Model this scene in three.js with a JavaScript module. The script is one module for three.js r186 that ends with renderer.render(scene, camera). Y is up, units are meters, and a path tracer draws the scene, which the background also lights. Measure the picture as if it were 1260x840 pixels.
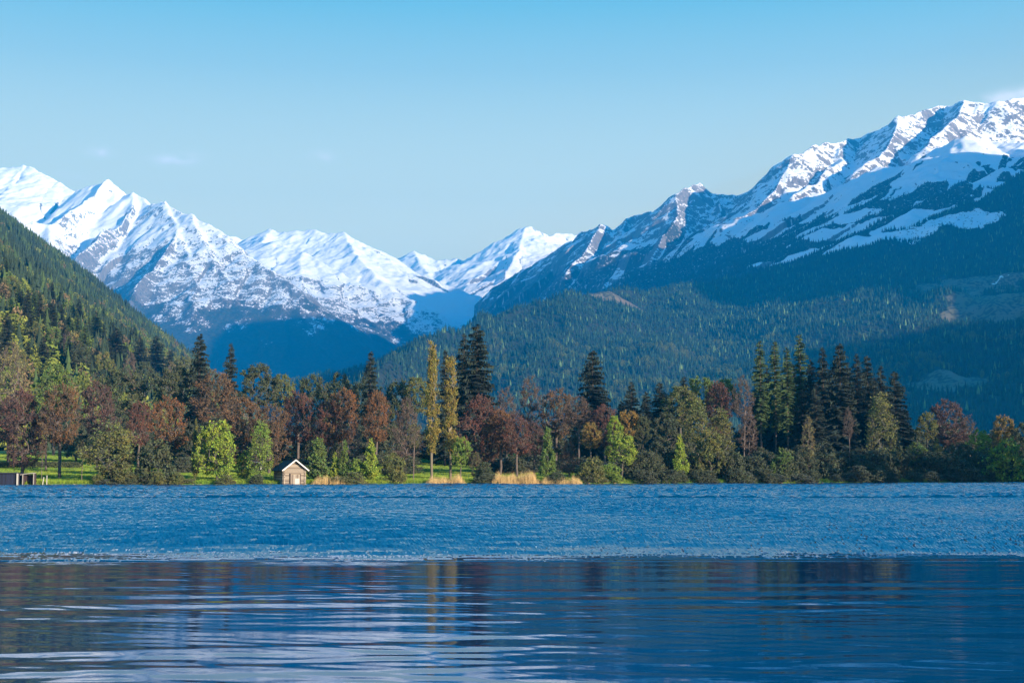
import * as THREE from 'three';
import { mergeGeometries } from 'three/addons/utils/BufferGeometryUtils.js';

// ---------------------------------------------------------------- camera, sky, sun, air, exposure
const scene = new THREE.Scene();
const FOCAL = 1750, HORIZON = 580, EYE = 2.5;                       // in pixels of the 1260 x 840 photograph
const PITCH = Math.atan((HORIZON - 420) / FOCAL), CP = Math.cos(PITCH), SP = Math.sin(PITCH);
const camera = new THREE.PerspectiveCamera(2 * Math.atan(420 / FOCAL) * 180 / Math.PI, 1260 / 840, 0.5, 40000);
camera.position.set(0, EYE, 0);
camera.lookAt(0, EYE + Math.tan(PITCH), -1);
scene.add(camera);

const renderer = new THREE.WebGLRenderer({ antialias: true });
renderer.toneMapping = THREE.LinearToneMapping;
renderer.toneMappingExposure = 4.15;
renderer.shadowMap.enabled = true;

const SUN = new THREE.Vector3(0.75, 0.19, 0.63).normalize();
const sun = new THREE.DirectionalLight(new THREE.Color(1.0, 0.84, 0.64), 5.0);
sun.position.copy(SUN).multiplyScalar(9000);
sun.target.position.set(0, 0, -300);
sun.castShadow = true;
sun.shadow.mapSize.set(4096, 4096);
Object.assign(sun.shadow.camera, { left: -6000, right: 6000, top: 5000, bottom: -5000, near: 10, far: 26000 });
scene.add(sun, sun.target);
scene.fog = new THREE.FogExp2(new THREE.Color(0.0, 0.38, 1.0), 0.00009);

// ---------------------------------------------------------------- noise and helpers
function rng(seed) { let a = seed >>> 0; return () => { a = (a + 0x6D2B79F5) | 0; let t = Math.imul(a ^ (a >>> 15), 1 | a); t = (t + Math.imul(t ^ (t >>> 7), 61 | t)) ^ t; return ((t ^ (t >>> 14)) >>> 0) / 4294967296; }; }
const PERM = new Uint8Array(512), GX = new Float32Array(256), GY = new Float32Array(256);
{ const r = rng(77), a = [...Array(256).keys()]; for (let i = 255; i > 0; i--) { const j = Math.floor(r() * (i + 1)); [a[i], a[j]] = [a[j], a[i]]; } for (let i = 0; i < 512; i++) PERM[i] = a[i & 255]; for (let i = 0; i < 256; i++) { const t = r() * 6.2832; GX[i] = Math.cos(t); GY[i] = Math.sin(t); } }
function noise(x, y) {                                              // gradient noise, about -0.7 .. 0.7
  const xi = Math.floor(x), yi = Math.floor(y), fx = x - xi, fy = y - yi, X = xi & 255, Y = yi & 255;
  const u = fx * fx * fx * (fx * (fx * 6 - 15) + 10), v = fy * fy * fy * (fy * (fy * 6 - 15) + 10);
  const a = PERM[PERM[X] + Y], b = PERM[PERM[X + 1] + Y], c = PERM[PERM[X] + Y + 1], d = PERM[PERM[X + 1] + Y + 1];
  const n0 = GX[a] * fx + GY[a] * fy, n1 = GX[b] * (fx - 1) + GY[b] * fy, n2 = GX[c] * fx + GY[c] * (fy - 1), n3 = GX[d] * (fx - 1) + GY[d] * (fy - 1);
  return n0 + u * (n1 - n0) + v * (n2 - n0 + u * (n0 - n1 - n2 + n3));
}
const fbm = (x, y, o = 4) => { let s = 0, a = 1; for (let i = 0; i < o; i++) { s += a * noise(x, y); x = x * 2.03 + 17.3; y = y * 2.03 - 9.1; a *= 0.5; } return s; };
const ridged = (x, y, o = 3) => { let s = 0, a = 1; for (let i = 0; i < o; i++) { s += a * (1 - 2.4 * Math.abs(noise(x, y))); x = x * 2.1 + 7.7; y = y * 2.1 + 3.3; a *= 0.5; } return s; };
const clamp = (v, a = 0, b = 1) => Math.min(b, Math.max(a, v));
const smooth = (a, b, v) => { const t = clamp((v - a) / (b - a)); return t * t * (3 - 2 * t); };
const mix = (a, b, t) => a + (b - a) * t;
const mix3 = (a, b, t) => [mix(a[0], b[0], t), mix(a[1], b[1], t), mix(a[2], b[2], t)];
const toByte = (c) => Math.round(255 * (c <= 0.0031308 ? 12.92 * c : 1.055 * Math.pow(c, 1 / 2.4) - 0.055));
const lin = (hex) => { const c = new THREE.Color(hex); return [c.r, c.g, c.b]; };

// a surveyed point: where the sight line through a spot of the photograph stands at a given distance
function P(px, py, depth) {
  const vx = (px - 630) / FOCAL, vy = (420 - py) / FOCAL, k = depth / (CP - vy * SP);
  return [vx * k, EYE + (SP + vy * CP) * k, -depth];
}
function hit(px, py, f, d0, d1, step = 15) {                          // where that sight line meets a hillside
  for (let d = d0; d < d1; d += step) { const q = P(px, py, d); if (q[1] < f(q[0], q[2])) return q; }
  return P(px, py, d1);
}

// ---------------------------------------------------------------- sky: air and a few wisps of cloud
{
  const W = 4096, H = 2048, data = new Float32Array(W * H * 4);
  const stops = [[0, [1.75, 1.55, 0.74]], [7, [1.75, 1.55, 0.74]], [8.5, [1.65, 1.5, 0.74]], [11, [1.12, 1.12, 0.68]], [16, [0.48, 0.67, 0.60]], [18.5, [0.25, 0.53, 0.57]], [22, [0.10, 0.47, 0.78]], [27, [0.03, 0.46, 0.92]], [38, [0.008, 0.33, 0.82]], [60, [0.004, 0.15, 0.48]], [90, [0.003, 0.09, 0.33]]];
  const dirOf = (px, py) => { const q = P(px, py, 1000), v = new THREE.Vector3(q[0], q[1] - EYE, q[2]).normalize(); return [Math.atan2(v.z, v.x), Math.asin(v.y)]; };
  const wisps = [[121, 187, 13, 4, .75, 2], [213, 197, 24, 5, .7, 5], [240, 190, 12, 3, .3, 8], [398, 192, 13, 5, .5, 11], [75, 216, 26, 4, .22, 14], [490, 252, 30, 4, .12, 17], [1244, 121, 26, 7, 1.3, 23], [1272, 118, 26, 8, 1.4, 29]].map(([px, py, w, h, s, seed]) => [...dirOf(px, py), w / FOCAL, h / FOCAL, s, seed]);
  for (let j = 0; j < H; j++) {
    const el = ((j + 0.5) / H - 0.5) * Math.PI, deg = Math.max(0, el * 180 / Math.PI);
    let k = 0; while (k < stops.length - 2 && deg > stops[k + 1][0]) k++;
    const base = mix3(stops[k][1], stops[k + 1][1], clamp((deg - stops[k][0]) / (stops[k + 1][0] - stops[k][0])));
    const near = wisps.filter((w) => Math.abs(el - w[1]) < 3 * w[3]);
    for (let i = 0; i < W; i++) {
      const az = ((i + 0.5) / W - 0.5) * 2 * Math.PI, o = (j * W + i) * 4;
      let [r, g, b] = base;
      for (const [a, e, w, h, s, seed] of near) {
        const u = (az - a) / w, v = (el - e) / h;
        if (u * u + v * v > 9) continue;
        const n = fbm(u * 1.1 + seed, v * 0.8 + seed * 1.7, 4), c = clamp(s * (Math.exp(-(u * u + v * v) * 0.9) * (0.75 + 1.3 * n)), 0, 0.95);
        r = mix(r, 1.25, c); g = mix(g, 1.2, c); b = mix(b, 1.1, c);
      }
      data[o] = r; data[o + 1] = g; data[o + 2] = b; data[o + 3] = 1;
    }
  }
  const sky = new THREE.DataTexture(data, W, H, THREE.RGBAFormat, THREE.FloatType);
  sky.mapping = THREE.EquirectangularReflectionMapping; sky.magFilter = sky.minFilter = THREE.LinearFilter; sky.needsUpdate = true;
  scene.background = sky; scene.environment = sky;
  scene.backgroundIntensity = scene.environmentIntensity = 0.335;
}

function setting(o, name, label, category, kind = 'structure') { o.name = name; o.userData = { label, category, kind }; o.castShadow = o.receiveShadow = true; scene.add(o); return o; }

// ---------------------------------------------------------------- terrain
// A mountain is a net of ridges: each falls away on both sides at its own slope, cut by gullies that run down the fall line.
function ridgeField(ridges, { rib = 0.22, ribLen = 170, k = 30, floor = -50, detail = 1 } = {}) {
  const R = ridges.map(({ p, s, r = rib, L = 2600 }, id) => {
    const seg = []; let t = 0;
    for (let i = 0; i + 1 < p.length; i++) { const a = p[i], b = p[i + 1], dx = b[0] - a[0], dz = b[2] - a[2], l = Math.hypot(dx, dz); seg.push([a[0], a[2], dx, dz, l * l, a[1], b[1] - a[1], t, l]); t += l; }
    return { seg, s, r, L, id };
  });
  return (x, z) => {
    const wx = x + 38 * noise(x / 330, z / 330) + 14 * noise(x / 95 + 5, z / 95), wz = z + 38 * noise(x / 330 + 40, z / 330) + 14 * noise(x / 95, z / 95 + 9);
    let top = floor;
    for (const q of R) {
      let best = -1e9, bd = 0, bt = 0, side = 0;
      for (const g of q.seg) {
        const ex = wx - g[0], ez = wz - g[1], t = clamp((ex * g[2] + ez * g[3]) / g[4]), ax = ex - t * g[2], az = ez - t * g[3], d = Math.sqrt(ax * ax + az * az), v = g[5] + t * g[6] - q.s * d / Math.pow(1 + d / q.L, 0.35);
        if (v > best) { best = v; bd = d; bt = g[7] + t * g[8]; side = ex * g[3] - ez * g[2] > 0 ? 31 : 0; }
      }
      if (best < top - 400) continue;
      const m = Math.min(bd, 900);
      best += q.r * q.s * m * 0.62 * (ridged(bt / ribLen + q.id * 13.7 + side, bd / 1300 + q.id * 3.1, 3) - 0.75);
      const h = Math.max(k - Math.abs(best - top), 0) / k;
      top = Math.max(best, top) + h * h * k * 0.25;
    }
    return top + detail * (26 * (ridged(x / 310, z / 310, 4) - 0.9) + 5 * noise(x / 38, z / 38));
  };
}

function terrainMesh(name, label, f, [x0, x1, nx], [z0, z1, nz], paint, texW, texH, { bump = 0, grain = 1, rough = 0.95, keep } = {}) {
  const H = new Float32Array(nx * nz), X = (i) => x0 + (x1 - x0) * i / (nx - 1), Z = (j) => z0 + (z1 - z0) * j / (nz - 1);
  for (let j = 0; j < nz; j++) for (let i = 0; i < nx; i++) H[j * nx + i] = f(X(i), Z(j));
  const pos = new Float32Array(nx * nz * 3), uv = new Float32Array(nx * nz * 2), idx = [];
  for (let j = 0; j < nz; j++) for (let i = 0; i < nx; i++) { const o = j * nx + i; pos.set([X(i), H[o], Z(j)], o * 3); uv.set([i / (nx - 1), j / (nz - 1)], o * 2); }
  for (let j = 0; j + 1 < nz; j++) for (let i = 0; i + 1 < nx; i++) {
    const a = j * nx + i, b = a + 1, c = a + nx, d = c + 1;
    if (keep && !keep(X(i), Z(j), H[a])) continue;
    if (z1 > z0 === x1 > x0) idx.push(a, c, b, b, c, d); else idx.push(a, b, c, b, d, c);
  }
  const g = new THREE.BufferGeometry();
  g.setAttribute('position', new THREE.BufferAttribute(pos, 3)); g.setAttribute('uv', new THREE.BufferAttribute(uv, 2)); g.setIndex(idx); g.computeVertexNormals();
  const px = new Uint8Array(texW * texH * 4), sx = (x1 - x0) / (nx - 1), sz = (z1 - z0) / (nz - 1);
  const at = (u, v) => { const a = clamp(u * (nx - 1), 0, nx - 1.001), b = clamp(v * (nz - 1), 0, nz - 1.001), i = Math.floor(a), j = Math.floor(b), p = a - i, q = b - j, o = j * nx + i; return [mix(mix(H[o], H[o + 1], p), mix(H[o + nx], H[o + nx + 1], p), q), mix(H[o + 1] - H[o], H[o + nx + 1] - H[o + nx], q) / sx, mix(H[o + nx] - H[o], H[o + nx + 1] - H[o + 1], p) / sz]; };
  for (let j = 0; j < texH; j++) for (let i = 0; i < texW; i++) {
    const u = (i + 0.5) / texW, v = (j + 0.5) / texH, [h, gx, gz] = at(u, v), c = paint(mix(x0, x1, u), mix(z0, z1, v), h, gx, gz), o = (j * texW + i) * 4;
    px[o] = toByte(clamp(c[0])); px[o + 1] = toByte(clamp(c[1])); px[o + 2] = toByte(clamp(c[2])); px[o + 3] = 255;
  }
  const map = new THREE.DataTexture(px, texW, texH, THREE.RGBAFormat); map.colorSpace = THREE.SRGBColorSpace; map.magFilter = THREE.LinearFilter; map.minFilter = THREE.LinearMipmapLinearFilter; map.generateMipmaps = true; map.needsUpdate = true;
  return setting(new THREE.Mesh(g, new THREE.MeshStandardMaterial({ map, roughness: rough })), name, label, 'mountain');
}

const SNOW = [0.86, 0.86, 0.88], ROCK = [0.115, 0.108, 0.112], ROCK2 = [0.20, 0.18, 0.175], SCRUB = [0.075, 0.062, 0.055], WOOD = [0.022, 0.036, 0.024];

// the snowy range across the valley: a domed summit, a saw-edged crest, a pyramid with a speckled face, and long shoulders behind
const rangeField = ridgeField([
  { p: [P(-70, 225, 12200), P(-20, 212, 12100), P(10, 206, 12000), P(27, 201, 11900), P(48, 211, 11700), P(70, 225, 11500), P(92, 238, 11300)], s: 0.66 },
  { p: [P(27, 201, 11900), P(10, 235, 11300), P(-20, 262, 10800), P(-60, 300, 10200)], s: 0.8 },
  { p: [P(92, 238, 10900), P(110, 229, 10700), P(132, 221, 10600), P(146, 232, 10500), P(155, 239, 10450), P(165, 236, 10350), P(176, 245, 10250), P(184, 252, 10150), P(203, 250, 9950), P(218, 258, 9800), P(234, 264, 9650), P(258, 277, 9500), P(281, 291, 9350)], s: 0.95 },
  { p: [P(132, 221, 10600), P(118, 238, 10350), P(98, 250, 10100), P(82, 262, 9900), P(62, 276, 9700), P(40, 270, 9650), P(20, 285, 9500), P(-10, 310, 9300)], s: 1.12, r: 0.12 },
  { p: [P(62, 276, 9700), P(58, 296, 9400), P(62, 325, 9000), P(60, 370, 8500)], s: 0.85 },
  { p: [P(165, 236, 10350), P(163, 258, 10050), P(143, 279, 9750), P(124, 285, 9600), P(108, 299, 9400), P(95, 314, 9200), P(98, 335, 8900), P(90, 380, 8400)], s: 1.15, r: 0.12 },
  { p: [P(203, 250, 9950), P(212, 268, 9650), P(222, 288, 9400), P(206, 306, 9150), P(188, 330, 8900), P(168, 353, 8650), P(150, 385, 8300), P(130, 430, 7900)], s: 1.1, r: 0.14 },
  { p: [P(222, 288, 9400), P(232, 318, 9050), P(238, 350, 8700), P(240, 390, 8300), P(240, 440, 7900)], s: 0.8 },
  { p: [P(234, 264, 9650), P(253, 300, 9200), P(266, 325, 8950), P(282, 352, 8700), P(296, 385, 8400), P(310, 430, 8000)], s: 0.8 },
  { p: [P(258, 277, 9500), P(281, 300, 9250), P(300, 313, 9100), P(323, 326, 8950), P(351, 346, 8750), P(374, 363, 8600), P(398, 390, 8400), P(425, 425, 8200), P(460, 470, 8000)], s: 0.75 },
  { p: [P(281, 291, 12200), P(300, 295, 12200), P(316, 288, 12200), P(331, 283, 12100), P(352, 286, 12000), P(380, 283, 12000), P(404, 286, 11900), P(423, 288, 11800), P(438, 297, 11700), P(451, 304, 11600), P(474, 322, 11400), P(509, 340, 11200), P(537, 360, 11000), P(566, 380, 10800), P(590, 395, 10650), P(640, 420, 10400)], s: 0.6 },
  { p: [P(331, 283, 12100), P(318, 300, 11200), P(337, 297, 10900), P(371, 311, 10600), P(400, 327, 10400), P(437, 344, 10200), P(480, 358, 10050), P(509, 371, 9900), P(529, 397, 9600), P(545, 440, 9200)], s: 0.6 },
  { p: [P(371, 311, 10600), P(368, 345, 10000), P(372, 380, 9500), P(385, 420, 9100)], s: 0.7 },
  { p: [P(423, 288, 11800), P(440, 318, 11100), P(462, 340, 10700), P(490, 365, 10300)], s: 0.65 },
], { rib: 0.24, ribLen: 300, detail: 0.7 });
terrainMesh('mountain_range', 'snowy mountain range with a speckled pyramid peak across the valley', rangeField, [-4900, 350, 510], [-12600, -7300, 490], (x, z, h, gx, gz) => {
  const steep = Math.hypot(gx, gz), fall = Math.atan2(gz, gx), cf = Math.cos(fall), sf = Math.sin(fall), n1 = fbm(x / 260, z / 260, 4), n2 = fbm(x / 17, z / 17, 3), n3 = noise(x / 7, z / 7), n4 = fbm(x / 70 + 9, z / 70, 2);
  const pyramid = smooth(2300, 900, Math.hypot(x + 1750, (z + 8700) * 0.8)), far = smooth(-9900, -10700, z);
  const rockT = (steep - mix(1.12, 1.5, far)) * 1.9 + n1 * 0.22 + n4 * 0.28 + n2 * 0.8 + n3 * 0.8 + pyramid * smooth(1700, 1050, h) * 0.85 - (1 - pyramid) * 0.62 - smooth(1250, 1700, h) * 0.2;
  let c = rockT > 0.12 ? mix3(ROCK, ROCK2, clamp(0.5 + n2 * 1.3)) : SNOW;
  if (rockT <= 0.12 && rockT > -0.03) c = mix3(SNOW, ROCK2, 0.28);
  const line = mix(960, 1060, pyramid) + n1 * 240 + n4 * 160 - far * 60;
  if (h < line) { const t = (line - h) / 230 + n2 * 0.6 + n3 * 0.5 + ridged(x / 150, z / 420, 2) * -0.22; if (t > 0.1) c = t > 0.42 ? mix3(WOOD, SCRUB, clamp(0.3 + n2)) : mix3(SCRUB, [0.17, 0.13, 0.125], clamp(0.5 + n3)); }
  return c;
}, 2048, 2048, { keep: (x, z, h) => h > -30 });

// bright snow peaks at the head of the valley
const headField = ridgeField([
  { p: [P(470, 335, 15000), P(490, 319, 15000), P(509, 310, 14900), P(522, 315, 14900), P(537, 320, 14900), P(556, 319, 14900), P(571, 321, 14900), P(580, 315, 14900), P(590, 312, 14900), P(604, 310, 14900), P(617, 303, 14900), P(629, 293, 14800), P(640, 282, 14800), P(651, 280, 14800), P(664, 287, 14900), P(674, 291, 15000), P(691, 287, 15300), P(711, 290, 15600), P(760, 285, 16000)], s: 0.7 },
  { p: [P(509, 310, 14900), P(520, 330, 14300), P(540, 350, 13700), P(560, 372, 13100), P(580, 400, 12600)], s: 0.6 },
  { p: [P(590, 312, 14900), P(596, 328, 14300), P(600, 345, 13800), P(606, 366, 13200), P(612, 390, 12700)], s: 0.6 },
  { p: [P(645, 281, 14800), P(640, 305, 14200), P(628, 325, 13700), P(618, 345, 13200), P(625, 380, 12700)], s: 0.65 },
  { p: [P(674, 291, 15000), P(685, 315, 14300), P(690, 345, 13600)], s: 0.65 },
], { rib: 0.34, ribLen: 260 });
terrainMesh('mountain_range_001', 'bright white snow peaks closing the head of the valley', headField, [-1700, 1500, 230], [-16400, -12300, 260], (x, z, h, gx, gz) => {
  const steep = Math.hypot(gx, gz), n2 = fbm(x / 48, z / 48, 3), n1 = fbm(x / 300, z / 300, 3);
  const t = (steep - 1.25) * 1.6 + n1 * 0.5 + n2 * 0.9;
  return t > 0.35 || h < 1350 + n1 * 500 && n2 > 0.42 ? mix3(ROCK, ROCK2, clamp(0.5 + n2)) : SNOW;
}, 1024, 1024);

// the rocky snow mountain on the right with its nearer shoulder
const peakField = ridgeField([
  { p: [P(560, 400, 9800), P(597, 368, 9700), P(617, 350, 9600), P(640, 332, 9500), P(669, 316, 9400), P(700, 299, 9250), P(715, 290, 9150), P(726, 283, 9050), P(737, 276, 8960), P(746, 280, 9060), P(752, 290, 9120), P(761, 277, 9040), P(771, 270, 9000), P(785, 266, 9050), P(803, 262, 8950), P(818, 250, 8800), P(834, 239, 8680), P(848, 232, 8780), P(859, 226, 8900), P(870, 238, 8860), P(889, 240, 8820), P(907, 240, 8780), P(933, 228, 8600), P(955, 206, 8430), P(977, 190, 8280), P(1007, 179, 8480), P(1030, 175, 8680), P(1055, 171, 8860), P(1081, 160, 8760), P(1106, 146, 8560), P(1132, 138, 8700), P(1162, 131, 8850), P(1191, 125, 8650), P(1225, 124, 8560), P(1270, 120, 8700), P(1340, 112, 8600), P(1430, 130, 8400)], s: 1.05, r: 0.42 },
  { p: [P(737, 276, 8960), P(722, 305, 8650), P(700, 335, 8350), P(680, 370, 8000)], s: 1.0 },
  { p: [P(771, 270, 9000), P(764, 300, 8600), P(748, 332, 8200), P(735, 365, 7800)], s: 1.0 },
  { p: [P(834, 239, 8680), P(832, 262, 8450), P(822, 285, 8200), P(808, 312, 7900), P(796, 345, 7600)], s: 1.0 },
  { p: [P(803, 262, 8950), P(793, 290, 8550), P(780, 322, 8200)], s: 1.0 },
  { p: [P(889, 240, 8820), P(886, 262, 8500), P(872, 280, 8250)], s: 1.0 },
  { p: [P(977, 190, 8280), P(970, 210, 8130), P(956, 234, 7980), P(930, 256, 7850), P(905, 270, 7760)], s: 0.95 },
  { p: [P(1030, 175, 8680), P(1040, 195, 8330), P(1016, 210, 8080), P(1000, 226, 7900), P(980, 242, 7750)], s: 0.9 },
  { p: [P(1106, 146, 8560), P(1098, 168, 8280), P(1086, 190, 8050), P(1060, 206, 7850)], s: 0.95 },
  { p: [P(1191, 125, 8650), P(1176, 145, 8350), P(1158, 165, 8100), P(1140, 180, 7900)], s: 0.95 },
  { p: [P(835, 312, 7750), P(855, 292, 7560), P(868, 284, 7640), P(881, 278, 7560), P(905, 272, 7420), P(929, 266, 7520), P(966, 250, 7330), P(1000, 243, 7420), P(1029, 235, 7250), P(1055, 220, 7160), P(1080, 208, 7100), P(1107, 201, 7050), P(1132, 196, 6950), P(1155, 184, 6800), P(1173, 176, 6650), P(1188, 169, 6620), P(1200, 172, 6800), P(1216, 174, 6950), P(1260, 176, 6800), P(1330, 172, 6700), P(1420, 178, 6700)], s: 0.66, r: 0.14 },
  { p: [P(1173, 176, 6650), P(1166, 196, 6400), P(1150, 216, 6200), P(1118, 240, 6050), P(1060, 275, 5900), P(1000, 300, 5700)], s: 0.58, r: 0.12 },
  { p: [P(1290, 172, 6600), P(1270, 196, 6000), P(1225, 214, 5800), P(1180, 235, 5600), P(1120, 262, 5400), P(1060, 290, 5250)], s: 0.5, r: 0.12 },
], { rib: 0.34, ribLen: 120, detail: 0.8 });
const shadeMassifField = ridgeField([  // unseen massif, its ridges placed to shade the range and the wooded hill
  { p: [[3900, 2150, -8500], [4300, 2250, -7700], [4600, 2300, -6800], [4750, 2250, -6000], [4900, 2050, -5200], [5200, 1600, -4300]], s: 0.95 },
  { p: [[3000, 1500, -5800], [3120, 1780, -5500], [3180, 1950, -5000], [3200, 2050, -4400], [3300, 2130, -3850], [3450, 1500, -3300], [3800, 1000, -2200], [4100, 1080, -1000], [4400, 1240, 200], [4600, 1200, 1300], [4900, 900, 2300]], s: 0.92 },
  { p: [[3200, 2050, -4400], [3900, 1750, -5200], [4750, 2250, -6000]], s: 0.9 },
], { rib: 0.22, ribLen: 300, detail: 0.7 });
terrainMesh('snow_mountain_001', 'unseen snowy massif beyond the white shoulder, shaped to cast shade', shadeMassifField, [2250, 7600, 150], [-9600, 3200, 280], (x, z, h) => h > 1150 + 350 * fbm(x / 400, z / 400, 3) ? SNOW : WOOD, 256, 512, { keep: (x, z, h) => h > -45 });
const snowPatches = [], onPeak = (px, py, a, b, turn) => { const q = hit(px, py, peakField, 4300, 9000, 12); snowPatches.push([q[0], q[2], a, b, turn]); };
onPeak(1180, 272, 330, 190, 0.5); onPeak(1120, 290, 330, 90, 0.4); onPeak(1060, 283, 300, 70, 0.5); onPeak(990, 312, 260, 80, 0.3); onPeak(1250, 232, 130, 60, 0.5); onPeak(1030, 270, 210, 60, 0.6); onPeak(945, 285, 130, 60, 0.6);
const inPatch = (list, x, z, soft = 0) => { let m = -1; for (const [cx, cz, a, b, t] of list) { const c = Math.cos(t), s = Math.sin(t), u = ((x - cx) * c + (z - cz) * s) / a, v = ((z - cz) * c - (x - cx) * s) / b; m = Math.max(m, 1 - Math.hypot(u, v)); } return m; };
// 0 = open, 1 = wooded
const treeLine = (x, z, h) => { const n = fbm(x / 420, z / 420, 4), s = fbm((x + z * 0.6) / 90, (z - x * 0.6) / 480, 3); return h < 1220 + n * 330 + s * 300 - (x > 2100 ? -140 : 0) && inPatch(snowPatches, x, z) + s * 0.5 < 0.05; };
terrainMesh('snow_mountain', 'rocky snow mountain with a long white shoulder above the woods', peakField, [-250, 4300, 450], [-9900, -4700, 490], (x, z, h, gx, gz) => {
  const steep = Math.hypot(gx, gz), n1 = fbm(x / 240, z / 240, 4), n2 = fbm(x / 16, z / 16, 3), n3 = noise(x / 7, z / 7), n4 = fbm(x / 64, z / 64, 3), back = smooth(-7300, -7900, z);
  const t = (steep - 1.08) * 1.8 + n1 * 0.4 + n4 * 0.7 + n2 * 0.7 + n3 * 0.35 - (1 - back) * 0.45 + smooth(1700, 900, x) * 0.35;
  let c = t > 0.1 ? mix3(ROCK, ROCK2, clamp(0.5 + n2 * 1.2)) : SNOW;
  if (t <= 0.1 && t > -0.05) c = mix3(SNOW, ROCK2, 0.28);
  if (treeLine(x, z, h)) c = n2 + n3 * 0.6 > 0.42 && h > 800 ? mix3(SNOW, SCRUB, 0.4) : mix3(WOOD, SCRUB, clamp(0.35 + n2));
  return c;
}, 2048, 2048);

// the wooded hill in front of it
const hillField = ridgeField([
  { p: [P(1330, 190, 5600), P(1260, 215, 5450), P(1190, 255, 5300), P(1100, 296, 5100), P(1000, 322, 4850), P(920, 340, 4650), P(850, 356, 4450), P(790, 360, 4250), P(735, 364, 4050), P(700, 367, 3950), P(650, 380, 3750), P(600, 394, 3550), P(550, 413, 3250), P(505, 433, 2950), P(470, 450, 2750), P(440, 472, 2600)], s: 0.62, L: 1800 },
  { p: [P(1190, 255, 5300), P(1150, 305, 4800), P(1110, 350, 4300), P(1060, 400, 3800), P(1020, 450, 3300)], s: 0.34 },
  { p: [P(1330, 230, 5000), P(1290, 290, 4400), P(1250, 350, 3900), P(1220, 400, 3400), P(1190, 440, 2950), P(1170, 462, 2700), P(1140, 480, 2500)], s: 0.36 },
  { p: [P(850, 356, 4450), P(845, 390, 3950), P(820, 430, 3400), P(790, 475, 2900)], s: 0.34 },
  { p: [P(700, 367, 3950), P(690, 405, 3500), P(665, 445, 3000), P(640, 490, 2550)], s: 0.36 },
], { rib: 0.22, ribLen: 420, k: 60, detail: 0.8 });
const clearings = [], onHill = (px, py, a, b, turn) => { const q = hit(px, py, hillField, 1900, 6000, 10); clearings.push([q[0], q[2], a, b, turn]); };
onHill(1188, 350, 170, 170, 0.2); onHill(1225, 372, 130, 170, 0.2); onHill(1165, 470, 110, 85, 0); onHill(1195, 468, 60, 50, 0); onHill(740, 362, 170, 45, 0.1);
const snowClear = clearings.length; onHill(1180, 273, 190, 120, 0.3); onHill(1125, 290, 200, 60, 0.3); const snowy = clearings.slice(snowClear);
const open = (x, z) => inPatch(clearings, x, z) + 0.45 * fbm(x / 70, z / 70, 3) > 0.12;
terrainMesh('wooded_hill', 'broad wooded hill with brown felled clearings below the snow mountain', hillField, [-700, 3100, 260], [-6300, -1700, 300], (x, z, h) => {
  const n = fbm(x / 45, z / 45, 3), n1 = fbm(x / 200, z / 200, 3), n3 = noise(x / 9, z / 9);
  if (open(x, z)) { if (inPatch(snowy, x, z) > -0.15 && n * 0.6 + n3 < 0.3) return SNOW; if (h > 640 + n1 * 200 && n + n3 * 0.6 > 0.3) return SNOW; return n3 + n * 0.5 > 0.12 ? [0.045, 0.042, 0.022] : mix3([0.19, 0.13, 0.085], [0.12, 0.125, 0.05], clamp(0.4 + n1 + n * 0.5)); }
  return mix3([0.014, 0.022, 0.012], [0.03, 0.032, 0.016], clamp(0.4 + n));
}, 1024, 1024);

// the near wooded slope on the left
const slopeField = (x, z) => {
  const d = -z, toe = -30 - 0.128 * d + 22 * noise(z / 260, 4.4) + 9 * noise(z / 90, 1.1), run = toe - x;
  const steep = mix(0.72, 0.92, smooth(800, 2200, d)) * smooth(290, 820, d);
  return (run < 0 ? run * 0.4 : 1600 * (1 - Math.exp(-run * steep / 1600))) + 14 * noise(x / 150, z / 150) * smooth(0, 120, run) + 4 * noise(x / 40, z / 40) - 3;
};
const meadowOpen = (x, z) => fbm(x / 130 + 4, z / 130, 3) > 0.42;
terrainMesh('wooded_slope', 'steep wooded slope rising behind the lakeside meadow', slopeField, [-1700, 0, 170], [-3300, -300, 280], (x, z) => mix3([0.03, 0.036, 0.014], [0.075, 0.075, 0.025], clamp(0.4 + fbm(x / 30, z / 30, 3))), 512, 1024);

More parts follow.
